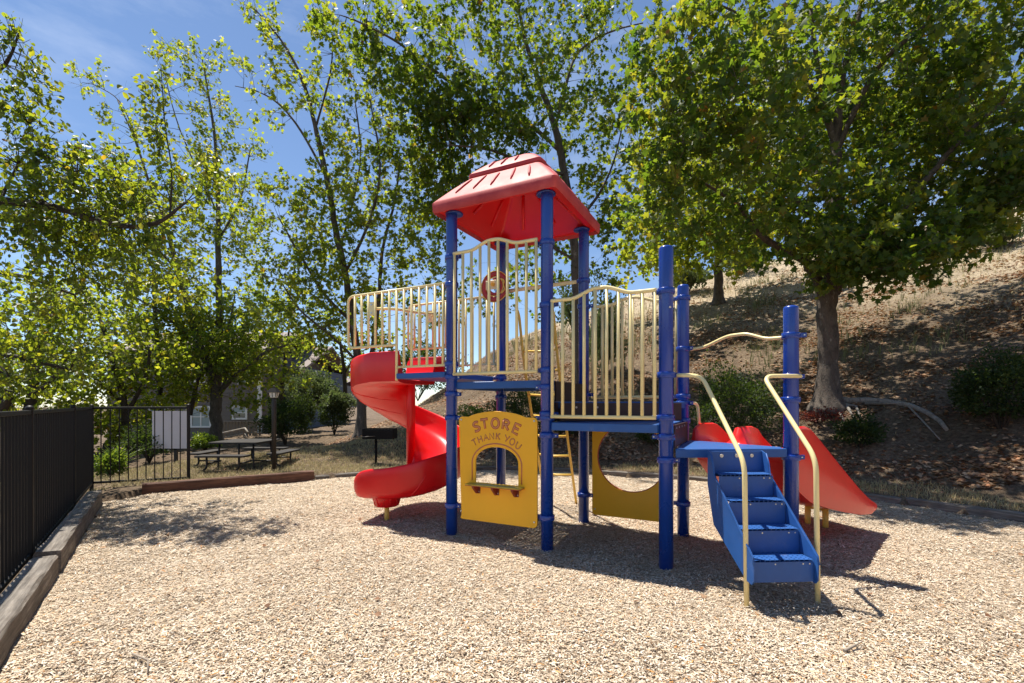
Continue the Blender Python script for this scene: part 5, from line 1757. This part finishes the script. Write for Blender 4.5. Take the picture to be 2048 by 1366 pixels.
qa = slide_guard(P1, 2.862, -.03)
qb = slide_guard(B1, 2.962, -.02)
hb = [qa + V_ * .01 - U * -.05, qa + U * .22 + V_ * .16 + Z(.01), qa + U * .26 + V_ * .7 + Z(.04), qb + U * .22 - V_ * .16 + Z(.0), qb + U * .05 - V_ * .01]
mb = MB(); mb.tube(round_path(hb, .16, 6), .0175, 10); mb.build("hood_bar", M['rail'], play)
# bar across the back of the tower, with wheel
mb = MB(); mb.tube([B1 + U * .05 + V_ * -.09 + Z(2.985), B2 - U * .07 - V_ * .09 + Z(2.995)], .024, 10); mb.build("back_bar", M['rail'], play)
# arch bar over the slide opening
pts = []
for t in np.linspace(0, 1, 30):
    p = (B3 + dB4 * .075).lerp(P4 - dB4 * .075, t) + nB4 * .02
    pts.append(p + Z(2.10 + .085 * (smoothstep(.12, .50, t) - .85 * smoothstep(.60, .88, t)) + .012 * math.sin(t * 3)))
mb = MB(); mb.tube(pts, .0165, 10); mb.build("arch_bar", M['rail'], play)


# ---- wheel panel
def wheel():
    c = B1 - V_ * .16 + Z(3.045) - U * .0
    n = NF
    mb = MB()
    ring = [c + U * (.172 * math.cos(a)) + UP * (.172 * math.sin(a)) for a in np.linspace(0, 2 * math.pi, 40, endpoint=False)]
    mb.tube(ring, .036, 10, closed=True, flat=(V_, .45))
    w = mb.build("steering_wheel", M['red_brown'].copy() if False else M['wheel'], play)
    mb = MB()
    a0 = np.linspace(-2.6, 1.9, 26)
    mb.tube([c + U * ((.10) * math.cos(a)) + UP * (.10 * math.sin(a)) for a in a0], .022, 8, flat=(V_, .5)); mb.build("spiral_spoke", M['wheel'], w)
    for rr in (.206, .126):
        mb = MB(); mb.tube([c + n * .012 + U * (rr * math.cos(a)) + UP * (rr * math.sin(a)) for a in np.linspace(0, 2 * math.pi, 40, endpoint=False)], .006, 6, closed=True); mb.build("wheel_edge", M['yellow_pipe'], w)
    s = [c + n * .022 + U * x + UP * z for x, z in ((.10, .09), (.15, .06), (.13, .0), (.16, -.05), (.11, -.10))]
    mb = MB(); mb.tube(round_path(s, .04), .011, 8); mb.build("wheel_groove", M['yellow_pipe'], w)
    mb = MB(); mb.box(c - U * .035 + n * .035 + UP * .02, U, n, UP, .085, .008, .060, .004); br = mb.build("bracket", M['rail'], w)
    mb = MB(); mb.tube([c - U * .01 + n * .043 + UP * .02, c - U * .01 + n * .062 + UP * .02], .026, 14); mb.build("hub", M['yellow'], w)


M['wheel'] = paint("wheel_red_plastic", (.40, .022, .02), .4, .08, 5, .02, 60)
wheel()


# ---- store panel
def panel_frame(A): return lambda x, z: A + U * x + Z(z)


def store():
    ctr = P2 - U * .5685 + NF * .035
    hw = .478
    zb, zs, za = .212, 1.350, 1.412
    outer = [(-hw, zb), (hw, zb), (hw, zs)] 
    arch = [(hw - .13 - (2 * hw - .26) * t, zs + (za - zs) * math.sin(math.pi * t) ** .75) for t in np.linspace(0, 1, 25)]
    low = round_poly([(-hw, zb), (hw, zb), (hw, zs), (hw - .10, zs)], [.055, .055, .045, 0], 6)
    left = round_poly([(-hw + .10, zs), (-hw, zs), (-hw, zs - .3)], [0, .045, 0], 6)
    low_pts = low[:7] + low[7:14] + low[14:21]
    out = low_pts + arch + left[1:-1]
    wx, z0, zk = .261, .632, .862
    hole = [(-wx, z0), (-wx, zk)] + [(-wx * math.cos(a), zk + .165 * math.sin(a)) for a in np.linspace(.06, math.pi - .06, 26)] + [(wx, zk), (wx, z0)]
    o = curve_plate("store_panel", M['yellow'], play, [out, hole], ctr, U, UP, NF, .020)
    F_ = lambda x, z, h=.0115: ctr + U * x + UP * z + NF * h
    # engraved line round the opening
    gx = .303
    line = [F_(-gx, z0 + .02), F_(-gx, zk - .02)] + [F_(-gx * math.cos(a), zk - .02 + .222 * math.sin(a)) for a in np.linspace(.1, math.pi - .1, 28)] + [F_(gx, zk - .02), F_(gx, z0 + .02)]
    mb = MB(); mb.tube(line, .0085, 8, flat=(V_, .22)); mb.build("engraved_line", M['salmon'], o)
    mb = MB(); mb.tube([p + NF * .0012 for p in line], .0035, 8, flat=(V_, .3)); mb.build("engraved_line", M['orange_core'], o)
    # lettering
    G = {'S': [[(.85, .88), (.6, 1), (.25, .95), (.08, .76), (.22, .57), (.6, .46), (.85, .30), (.75, .08), (.4, 0), (.08, .10)]],
         'T': [[(0, 1), (1, 1)], [(.5, 1), (.5, 0)]],
         'O': [[(.5 + .48 * math.sin(a), .5 + .5 * math.cos(a)) for a in np.linspace(0, 2 * math.pi, 22)]],
         'R': [[(.12, 0), (.12, 1)], [(.12, 1), (.6, .98), (.85, .80), (.75, .58), (.12, .47)], [(.40, .50), (.90, 0)]],
         'E': [[(.88, 1), (.12, 1), (.12, 0), (.88, 0)], [(.12, .52), (.75, .52)]],
         'H': [[(.1, 0), (.1, 1)], [(.9, 0), (.9, 1)], [(.1, .5), (.9, .5)]],
         'A': [[(0, 0), (.5, 1), (1, 0)], [(.22, .38), (.78, .38)]],
         'N': [[(.08, 0), (.08, 1), (.92, 0), (.92, 1)]],
         'K': [[(.12, 0), (.12, 1)], [(.88, 1), (.12, .42)], [(.35, .58), (.92, 0)]],
         'Y': [[(0, 1), (.5, .5)], [(1, 1), (.35, 0)]],
         'U': [[(.05, 1), (.07, .3), (.25, .03), (.6, .0), (.88, .22), (.95, 1)]]}

    def letters(text, spec, w_, h_, rad, name):
        mo, mi = MB(), MB()
        for ch, (x, z, rot) in zip(text, spec):
            ca, sa_ = math.cos(math.radians(rot)), math.sin(math.radians(rot))
            for st in G[ch]:
                st2 = []
                for i, (a, b__) in enumerate(st):
                    a, b__ = (a - .5) * w_, (b__ - .5) * h_
                    st2.append(F_(x + a * ca + b__ * sa_, z - a * sa_ + b__ * ca))
                if ch in 'SU': st2 = round_path(st2, .012, 3)
                mo.tube(st2, rad, 8, flat=(V_, .16))
                mi.tube([p + NF * .0016 for p in st2], rad * .5, 8, flat=(V_, .16))
        l = mo.build(name, M['orange_core'], o)
        mi.build(name, M['salmon'], o)
    letters("STORE", [(-.245, 1.243, -19), (-.145, 1.272, -9), (-.012, 1.283, 0), (.118, 1.268, 11), (.245, 1.228, 24)], .092, .102, .0150, "lettering")
    letters("THANKYOU", [(-.272, 1.068, -30), (-.203, 1.104, -22), (-.128, 1.128, -13), (-.056, 1.142, -6), (.022, 1.144, 5), (.128, 1.124, 16), (.192, 1.092, 24), (.262, 1.052, 32)], .058, .070, .0065, "lettering")
    # counter with brackets
    mb = MB()
    poly = round_poly([(-.335, 0), (.335, 0), (.335, .155), (-.335, .155)], [0, 0, .03, .03], 5)
    mb.prism(poly, ctr + Z(.620) - NF * .030, U, NF, UP, -.006, .006)
    co = mb.build("counter", M['counter'], o)
    mb = MB(); mb.prism(round_poly([(-.336, .03), (.336, .03), (.336, .157), (-.336, .157)], [0, 0, .03, .03], 5), ctr + Z(.612) - NF * .030, U, NF, UP, -.004, .0015); mb.build("counter_core", M['orange_core'], co)
    for x in (-.235, .0, .235):
        mb = MB(); mb.prism([(.010, .607), (.115, .607), (.105, .585), (.030, .515), (.010, .515)], ctr + U * x, NF, UP, U, -.012, .012)
        mb.add([ctr + U * (x - .04) + NF * .0115 + Z(.607), ctr + U * (x + .04) + NF * .0115 + Z(.607), ctr + U * (x + .035) + NF * .0115 + Z(.515), ctr + U * (x - .0) + NF * .0115 + Z(.515)], [(0, 1, 2, 3)])
        bk = mb.build("bracket", M['red_brown'], co)
        b_ = MB(); q = ctr + U * (x + .022) + NF * .012 + Z(.535); b_.tube([q, q + NF * .006], .008, 8)
        b_.build("bolt", M['bolt'], o)
    for x, z in ((-.445, 1.315), (.445, 1.315), (-.448, .30), (.445, .275)):
        b_ = MB(); q = F_(x, z, .010); b_.tube([q, q + NF * .006], .010, 10); b_.build("bolt", M['bolt'], o)


M['counter'] = paint("olive_yellow_counter", (.50, .36, .03), .5, .12, 8, .05, 60, dirt=((.12, .10, .04), 10, .5, .5))
store()


def hole_panel():
    ctr = B2 + U * (SP / 2) + NF * .0
    hw = .476
    out = round_poly([(-hw, .125), (hw, .125), (hw, 1.45), (-hw, 1.45)], .045, 5)
    hole = [(.0 + .41 * math.cos(a), .850 + .412 * math.sin(a)) for a in np.linspace(0, 2 * math.pi, 64, endpoint=False)]
    o = curve_plate("hole_panel", M['yellow'], play, [out, hole], ctr, U, UP, NF, .020)
    mb = MB(); mb.tube([ctr + U * (.4085 * math.cos(a)) + UP * (.850 + .4105 * math.sin(a)) for a in np.linspace(0, 2 * math.pi, 64, endpoint=False)], .0088, 8, closed=True)
    mb.build("hole_edge", M['orange_core'], o)
    for x, z in ((-.44, .20), (.44, .20), (-.44, 1.2), (.44, 1.2)):
        b_ = MB(); q = ctr + U * x + UP * z + NF * .010; b_.tube([q, q + NF * .006], .010, 10); b_.build("bolt", M['bolt'], o)


hole_panel()


# ---- roof
def roof():
    C_ = (P1 + B2) / 2
    def ring(h, z, rc=.04, k=4):
        pl = round_poly([(-h, -h), (h, -h), (h, h), (-h, h)], rc, k)
        return [C_ + U * x + V_ * y + Z(z) for x, y in pl]
    mb = MB()
    prof = [(.715, 3.665, .05), (.738, 3.625, .05), (.752, 3.650, .05), (.756, 3.735, .05), (.735, 3.765, .06), (.60, 3.920, .06), (.455, 4.070, .06), (.447, 4.076, .06), (.456, 4.086, .05), (.456, 4.122, .05), (.436, 4.146, .06), (.33, 4.250, .07), (.20, 4.340, .06), (.09, 4.390, .03), (.01, 4.405, .004)]
    rows = [ring(h, z, rc) for h, z, rc in prof]
    mb.grid(rows, closed=True)
    mb.f.append(tuple(range(len(mb.v) - len(rows[0]), len(mb.v)))); mb.sm.append(False)
    o = mb.build("roof", M['red_dull'], play, smooth_angle=38)
    mb = MB()
    prof2 = [(.715, 3.665, .05), (.64, 3.660, .05), (.60, 3.70, .05), (.45, 3.865, .05), (.22, 4.13, .04), (.06, 4.30, .02), (.01, 4.32, .004)]
    mb.grid([ring(h, z, rc) for h, z, rc in prof2], closed=True)
    s = mb.build("roof_underside", M['red'], o, smooth_angle=38)
    # ribs under the roof
    for a in range(4):
        d1 = [U, V_, -U, -V_][a]; d2 = [V_, -U, -V_, U][a]
        for t in (-.22, .22):
            p0 = C_ + d1 * .52 + d2 * t + Z(3.772); p1 = C_ + d1 * .25 + d2 * t * .42 + Z(4.078)
            mb = MB(); mb.tube([p0, p1], .018, 8); mb.build("roof_rib", M['red'], o)
    # raised shingle ridges
    for a in range(4):
        d1 = [U, V_, -U, -V_][a]; d2 = [V_, -U, -V_, U][a]
        def on(h, t): return C_ + d1 * h + d2 * t
        def zz(h):
            for (h0, z0, _), (h1, z1, _) in zip(prof[4:], prof[5:]):
                if h1 <= h <= h0 and h0 > h1: return z0 + (z1 - z0) * (h0 - h) / (h0 - h1)
            return 4.4
        for t, ha, hb_ in ((-.52, .685, .49), (-.27, .68, .48), (-.02, .69, .50), (.24, .67, .48), (.48, .69, .50)):
            P = [on(h, t * (.55 + .9 * (h - .3))) + Z(zz(h) + .004) for h in np.linspace(ha, hb_, 5)]
            mb = MB(); mb.tube(P, [.008, .015, .016, .015, .008], 8); mb.build("shingle_ridge", M['red_dull'], o)
        for t, ha, hb_ in ((-.26, .41, .30), (-.05, .42, .27), (.17, .41, .29)):
            P = [on(h, t * (.7 + .6 * (h - .3))) + Z(zz(h) + .004) for h in np.linspace(ha, hb_, 5)]
            mb = MB(); mb.tube(P, [.008, .015, .016, .015, .008], 8); mb.build("shingle_ridge", M['red_dull'], o)
    mb = MB(); mb.lathe(C_ + Z(4.395), [(.05, 0), (.045, .012), (.025, .024), (.003, .028)], 14); mb.build("roof_knob", M['red_dull'], o)
    for p in (P1, P2, B1, B2):
        dr = (C_ - p).normalized()
        mb = MB(); mb.lathe(p + dr * .03 + Z(3.650), [(.085, -.012), (.10, -.008), (.10, .008), (.07, .012)], 20); mb.build("post_flange", M['post'], o)


roof()


# ---- spiral slide
def spiral():
    A = Vector((-1.451, 6.609, 0)) + V_ * .015 + U * .03
    R = .775
    def basis(phi):
        # from -V clockwise: -V -> -U -> +V -> +U
        return (-V_) * math.cos(phi) + (-U) * math.sin(phi)
    def section(org, dr, zf, wall=.36, inner=.26, th=.085):
        prof = [(.055, inner), (.075, inner * .55), (.13, inner * .18), (.24, .02), (.38, .0), (.52, .004), (.62, .03), (.685, .09), (.722, .19), (.740, wall * .75), (.748, wall - .012)]
        prof += [(.755, wall), (.768, wall + .004), (.780, wall - .004), (.786, wall - .022), (.788, wall * .6), (.785, wall * .25), (.772, -.02), (.735, -th * .75), (.66, -th), (.45, -th * 1.05), (.20, -th), (.06, -th * .7), (.048, 0.0), (.046, inner * .6), (.048, inner)]
        return [org + dr * r * 1.02 + Z(zf + z) for r, z in prof]
    rows = []
    for t in np.linspace(.80, 1.25, 8):
        rows.append(section(A + U * (1.25 - t), -V_, 1.785, .345, .30, .045))
    N = 72
    FT = np.linspace(0, 1, 201)
    ZT = np.interp(FT, [0, .1, .2, .28, .42, .5, .64, .75, .88, 1], [1.785, 1.735, 1.58, 1.40, 1.08, .93, .69, .55, .44, .405])
    ker = np.ones(21) / 21
    ZT = np.convolve(np.pad(ZT, 10, mode='edge'), ker, mode='valid')
    for i in range(1, N + 1):
        f = i / N
        phi = 2 * math.pi * f
        zf = float(np.interp(f, FT, ZT))
        wall = .345 - .085 * smoothstep(.80, 1, f)
        rows.append(section(A, basis(phi), zf, wall, .30 - .12 * smoothstep(.7, 1, f), .045 + .085 * smoothstep(0, .95, f)))
    for j, dl in enumerate(np.linspace(.03, .37, 12)):
        q = (j + 1) / 12
        k = math.sqrt(max(.02, 1 - .93 * q ** 4.0))
        org = A - U * dl
        prof = section(org, -V_, .405 - .05 * q * q, .260 - .05 * q - .11 * q ** 4, .18 - .09 * q, .13)
        cen = org - V_ * .41
        zc = .42
        rows.append([cen + (p - cen - Z(p.z)) * (.55 + .45 * k) + Z(zc + (p.z - zc) * (.30 + .70 * k)) for p in prof])
    mb = MB(); mb.grid(rows, closed=True)
    nr = len(rows[0])
    mb.f.append(tuple(range(nr - 1, -1, -1))); mb.sm.append(False)
    mb.f.append(tuple(range(len(mb.v) - nr, len(mb.v)))); mb.sm.append(False)
    o = mb.build("spiral_slide", M['red'], play, smooth_angle=60)
    # moulded flutes on the outer shell
    for i in range(6, 62, 6):
        pts = []
        for kk, c in enumerate(range(15, 22)):
            r_ = rows[8 + i + int(1.2 * kk)]
            p = r_[c]
            out = Vector((p.x - A.x, p.y - A.y, 0)).normalized()
            pts.append(p - out * .006 + Z(.006 if c > 17 else 0))
        mb = MB(); mb.tube(pts, [.004, .010, .012, .013, .012, .010, .004], 8); mb.build("moulded_rib", M['red'], o)
    mb = MB(); mb.lathe(A, [(.062, .38), (.062, 1.80), (.05, 1.83)], 20); mb.build("center_pole", M['red'], o)
    mb = MB(); mb.box(A + U * .20 + V_ * .10 + Z(1.98), U, V_, UP, .30, .016, .16, .006); mb.build("inner_wall", M['red'], o)
    # boss and foot under the exit
    q = A - V_ * .52 + U * .03
    mb = MB(); mb.lathe(q, [(.130, .165), (.150, .172), (.185, .300), (.205, .36)], 26)
    mb.build("exit_boss", M['red'], o)
    for a in range(12):
        an = a * .5236
        dr = Vector((math.cos(an), math.sin(an), 0))
        m2 = MB(); m2.tube([q + dr * .152 + Z(.18), q + dr * .186 + Z(.31)], .007, 6); m2.build("moulded_rib", M['red'], o)
    mb = MB(); mb.lathe(q, [(.032, -.15), (.032, .22)], 12); mb.build("support_leg", M['yellow_pipe'], o)


spiral()


# ---- double slide
def double_slide():
    n = Vector((U.x, U.y, 0))
    e = dB4
    n = Vector((-e.y, e.x, 0))
    if n.dot(U) < 0: n = -n
    m0 = (B3 + P4) / 2
    def pt(L, off, z): return m0 + n * L + e * off + Z(z)
    def lerp_tab(tab, L): return float(np.interp(L, [a for a, _ in tab], [b__ for _, b__ in tab]))
    bed = [(0, 1.055), (.20, 1.05), (.34, 1.01), (.5, .93), (.9, .72), (1.4, .455), (1.65, .345), (1.85, .292), (2.05, .272), (2.12, .262)]
    top = [(0, 1.10), (.03, 1.22), (.08, 1.262), (.16, 1.275), (.36, 1.275), (.46, 1.25), (.70, 1.095), (1.10, .835), (1.55, .552), (1.80, .415), (1.98, .345), (2.08, .300), (2.12, .270)]
    bot = [(0, .95), (.12, .80), (.30, .64), (.55, .50), (.88, .41), (1.3, .31), (1.7, .232), (2.0, .205), (2.08, .215), (2.12, .245)]
    rows = []
    for L in [0, .015, .03, .06, .1, .16, .22, .28, .36, .44, .52, .6, .7, .8, .9, 1.0, 1.1, 1.2, 1.3, 1.4, 1.5, 1.6, 1.7, 1.78, 1.85, 1.92, 1.98, 2.03, 2.07, 2.1, 2.12]:
        zb, zt_, zl = lerp_tab(bed, L), lerp_tab(top, L), lerp_tab(bot, L)
        zm = zb + (zt_ - zb) * .92 if L < .5 else zb + (zt_ - zb) * .8
        if L < .10: zm = zb + (zt_ - zb) * (L / .10) * .9
        zm = max(zm, zb)
        s = 1 - .10 * smoothstep(1.98, 2.12, L)
        belly = .05 * smoothstep(0, .3, L) * (1 - smoothstep(1.5, 2.1, L))
        prof = [(-.44, zl), (-.475 - belly * .3, zl + (zt_ - zl) * .45), (-.485, zt_ - .04), (-.478, zt_ - .012), (-.460, zt_), (-.440, zt_ - .012), (-.425, zb + (zt_ - zb) * .45), (-.395, zb + .035), (-.34, zb), (-.12, zb), (-.075, zb + .03), (-.050, zb + (zm - zb) * .6),
                (-.025, zm - .01), (0, zm), (.025, zm - .01), (.050, zb + (zm - zb) * .6), (.075, zb + .03), (.12, zb), (.34, zb), (.395, zb + .035), (.425, zb + (zt_ - zb) * .45), (.440, zt_ - .012), (.460, zt_), (.478, zt_ - .012), (.485, zt_ - .04), (.475 + belly * .3, zl + (zt_ - zl) * .45), (.44, zl)]
        rows.append([pt(L, a * s * (1.15 if a > 0 else 1.0), (zb + (z - zb) * smoothstep(.04, .22, L)) if (a > .39 and z > zb) else z) for a, z in prof])
    mb = MB(); mb.grid(rows)
    mb.f.append(tuple(range(len(mb.v) - len(rows[0]), len(mb.v)))); mb.sm.append(False)
    b0 = 0
    mb.f.append(tuple(range(len(rows[0]) - 1, -1, -1))); mb.sm.append(False)
    # close the underside
    nr = len(rows[0])
    for i in range(len(rows) - 1):
        mb.f.append((i * nr, (i + 1) * nr, (i + 2) * nr - 1, (i + 1) * nr - 1)); mb.sm.append(True)
    o = mb.build("double_slide", M['red_slide'], play, smooth_angle=50)
    for off in (-.10, .10):
        q = pt(1.78, off, 0)
        mb = MB(); mb.lathe(q, [(.034, -.15), (.034, .285)], 14); mb.build("support_leg", M['yellow_pipe'], o)
    mb = MB(); mb.tube([pt(1.78, -.10, .20), pt(1.78, .10, .20)], .016, 8); mb.build("leg_brace", M['yellow_pipe'], o)
    # hand loop at the top of the far side wall
    h = round_path([B3 + dB4 * .07 + Z(1.50), B3 + dB4 * .07 + n * .16 + Z(1.50), B3 + dB4 * .10 + n * .16 + Z(1.22)], .07, 6)
    mb = MB(); mb.tube(h, .0165, 10); mb.build("hand_loop", M['rail'], play)


double_slide()


# ---- stairs
def stairs():
    top_d, run, rise = 4.13, .165, .184
    e = d34; n = n34
    base = P3.lerp(P4, .5) - e * .040
    t0 = base + n * (base.y - top_d) / max(.2, -n.y)
    hw = .234
    S = lambda x, f, z: t0 + e * x + n * f + Z(z)
    zt = LOW + .0
    root = None
    # top riser
    mb = MB(); mb.box(S(0, .0, zt - .115), e, n, UP, hw, .006, .110, .002)
    st = mb.build("stairs", M['deck'], play)
    for x in (-.13, .005, .14):
        b_ = MB(); q = S(x, .006, zt - .045); b_.tube([q, q + n * .008], .016, 12); b_.build("bolt", M['bolt'], st)
    for k in range(1, 5):
        z = zt - rise * k
        f1 = run * k
        perforated("tread", S(0, f1 - run / 2 + .004, 0), e, n, 12, 5, .0372, .007, z - .014, z, st)
        zb = z - rise + .0 if k < 4 else z - .165
        mb = MB(); mb.box(S(0, f1 + .004, (z - .0145 + zb) / 2), e, n, UP, hw - .003, .005, (z - .0145 - zb) / 2, .001)
        mb.build("riser", M['deck'], st)
        for x in (-.06, .15, .20):
            b_ = MB(); q = S(x, f1 + .008, z - .032); b_.tube([q, q + n * .004], .006, 8); b_.build("bolt", M['bolt'], st)
    zlow = zt - rise * 4 - .175
    poly = [(-.01, zt - .002), (.05, zt - .022), (.09, zt - .10), (.11, zt - .20)]
    poly += [(run * 4 + .035, zt - rise * 4 + .03), (run * 4 + .05, zt - rise * 4 - .03), (run * 4 + .045, zlow + .03), (run * 4 + .02, zlow), (run * 4 - .05, zlow + .005)]
    poly += [(.10, zt - .62), (-.01, zt - .30)]
    for s in (-1, 1):
        mb = MB(); mb.prism([(f, z) for f, z in poly], S(s * (hw + .006), 0, 0), n, UP, e, -.005, .005)
        mb.build("stringer", M['deck'], st)
        # folded flange along the upper edge
        mb = MB(); up = [(.05, zt - .022), (.09, zt - .10), (.11, zt - .20), (run * 4 + .035, zt - rise * 4 + .03), (run * 4 + .05, zt - rise * 4 - .03)]
        mb.tube([S(s * (hw + .012), f, z) for f, z in up], .006, 6); mb.build("stringer_edge", M['deck'], st)
        q = S(s * (hw + .020), run * 4 - .02, zlow + .10)
    return S, hw


S_, hw_ = stairs()
# handrails
k = lambda px, py, d: W(px, py, d)
hl = [P3 + d34 * .09 + n34 * .02 + Z(1.752), k(1403, 751, 4.20), k(1489, 925, 3.52), k(1499, 1209, 3.50)]
hl[3] = Vector((hl[2].x + .018, hl[2].y - .0, -.12))
mb = MB(); mb.tube(round_path(hl, .11, 8), .0185, 12); hr = mb.build("handrail", M['rail'], play)
q = Vector((hl[2].x + .016, hl[2].y - .019, .27)); b_ = MB(); b_.tube([q, q + Vector((0, -.006, 0))], .009, 8); b_.build("bolt", M['bolt'], hr)
hrp = [P4 - n34 * -.075 + d34 * .04 + Z(1.745), k(1526, 752, 4.20), k(1632, 918, 3.55), k(1637, 1203, 3.55)]
hrp[3] = Vector((hrp[2].x + .015, hrp[2].y, -.12))
mb = MB(); mb.tube(round_path(hrp, .11, 8), .0185, 12); mb.build("handrail", M['rail'], play)


# ---- climbing ladder on the far side
def ladder():
    mid = (B1 + B2) / 2
    paths = []
    lad = None
    for off in (-.39, .115):
        q = mid + U * off
        pts = [q + V_ * .06 + Z(2.80), q + V_ * .16 + Z(2.70), q + V_ * .30 + Z(2.1), q + V_ * .62 + Z(1.2), q + V_ * 1.10 + Z(-.1)]
        pts = round_path(pts, .25, 5)
        mb = MB(); mb.tube(pts, .0185, 10)
        if lad is None: lad = mb.build("ladder", M['yellow_pipe'], play)
        else: mb.build("ladder_rail", M['yellow_pipe'], lad)
        paths.append(pts)
    def at(path, z):
        for a, b__ in zip(path, path[1:]):
            if b__.z <= z <= a.z and a.z > b__.z: return a.lerp(b__, (a.z - z) / (a.z - b__.z))
        return path[-1]
    for z in (.45, .74, 1.03, 1.32, 1.62, 1.95, 2.22):
        a, b__ = at(paths[0], z), at(paths[1], z)
        mb = MB(); mb.tube([a, (a + b__) / 2 - Z(.015), b__], .016, 8); mb.build("rung", M['yellow_pipe'], lad)
    a, b__ = at(paths[1], 2.72), at(paths[1], 2.28)
    mb = MB(); mb.add([a, b__, b__ - U * .20 + Z(.08), a - U * .06], [(0, 1, 2, 3)])
    mb.add([p + V_ * .012 for p in (a, b__, b__ - U * .20 + Z(.08), a - U * .06)], [(0, 1, 2, 3)]); mb.build("gusset", M['yellow'], lad)


ladder()
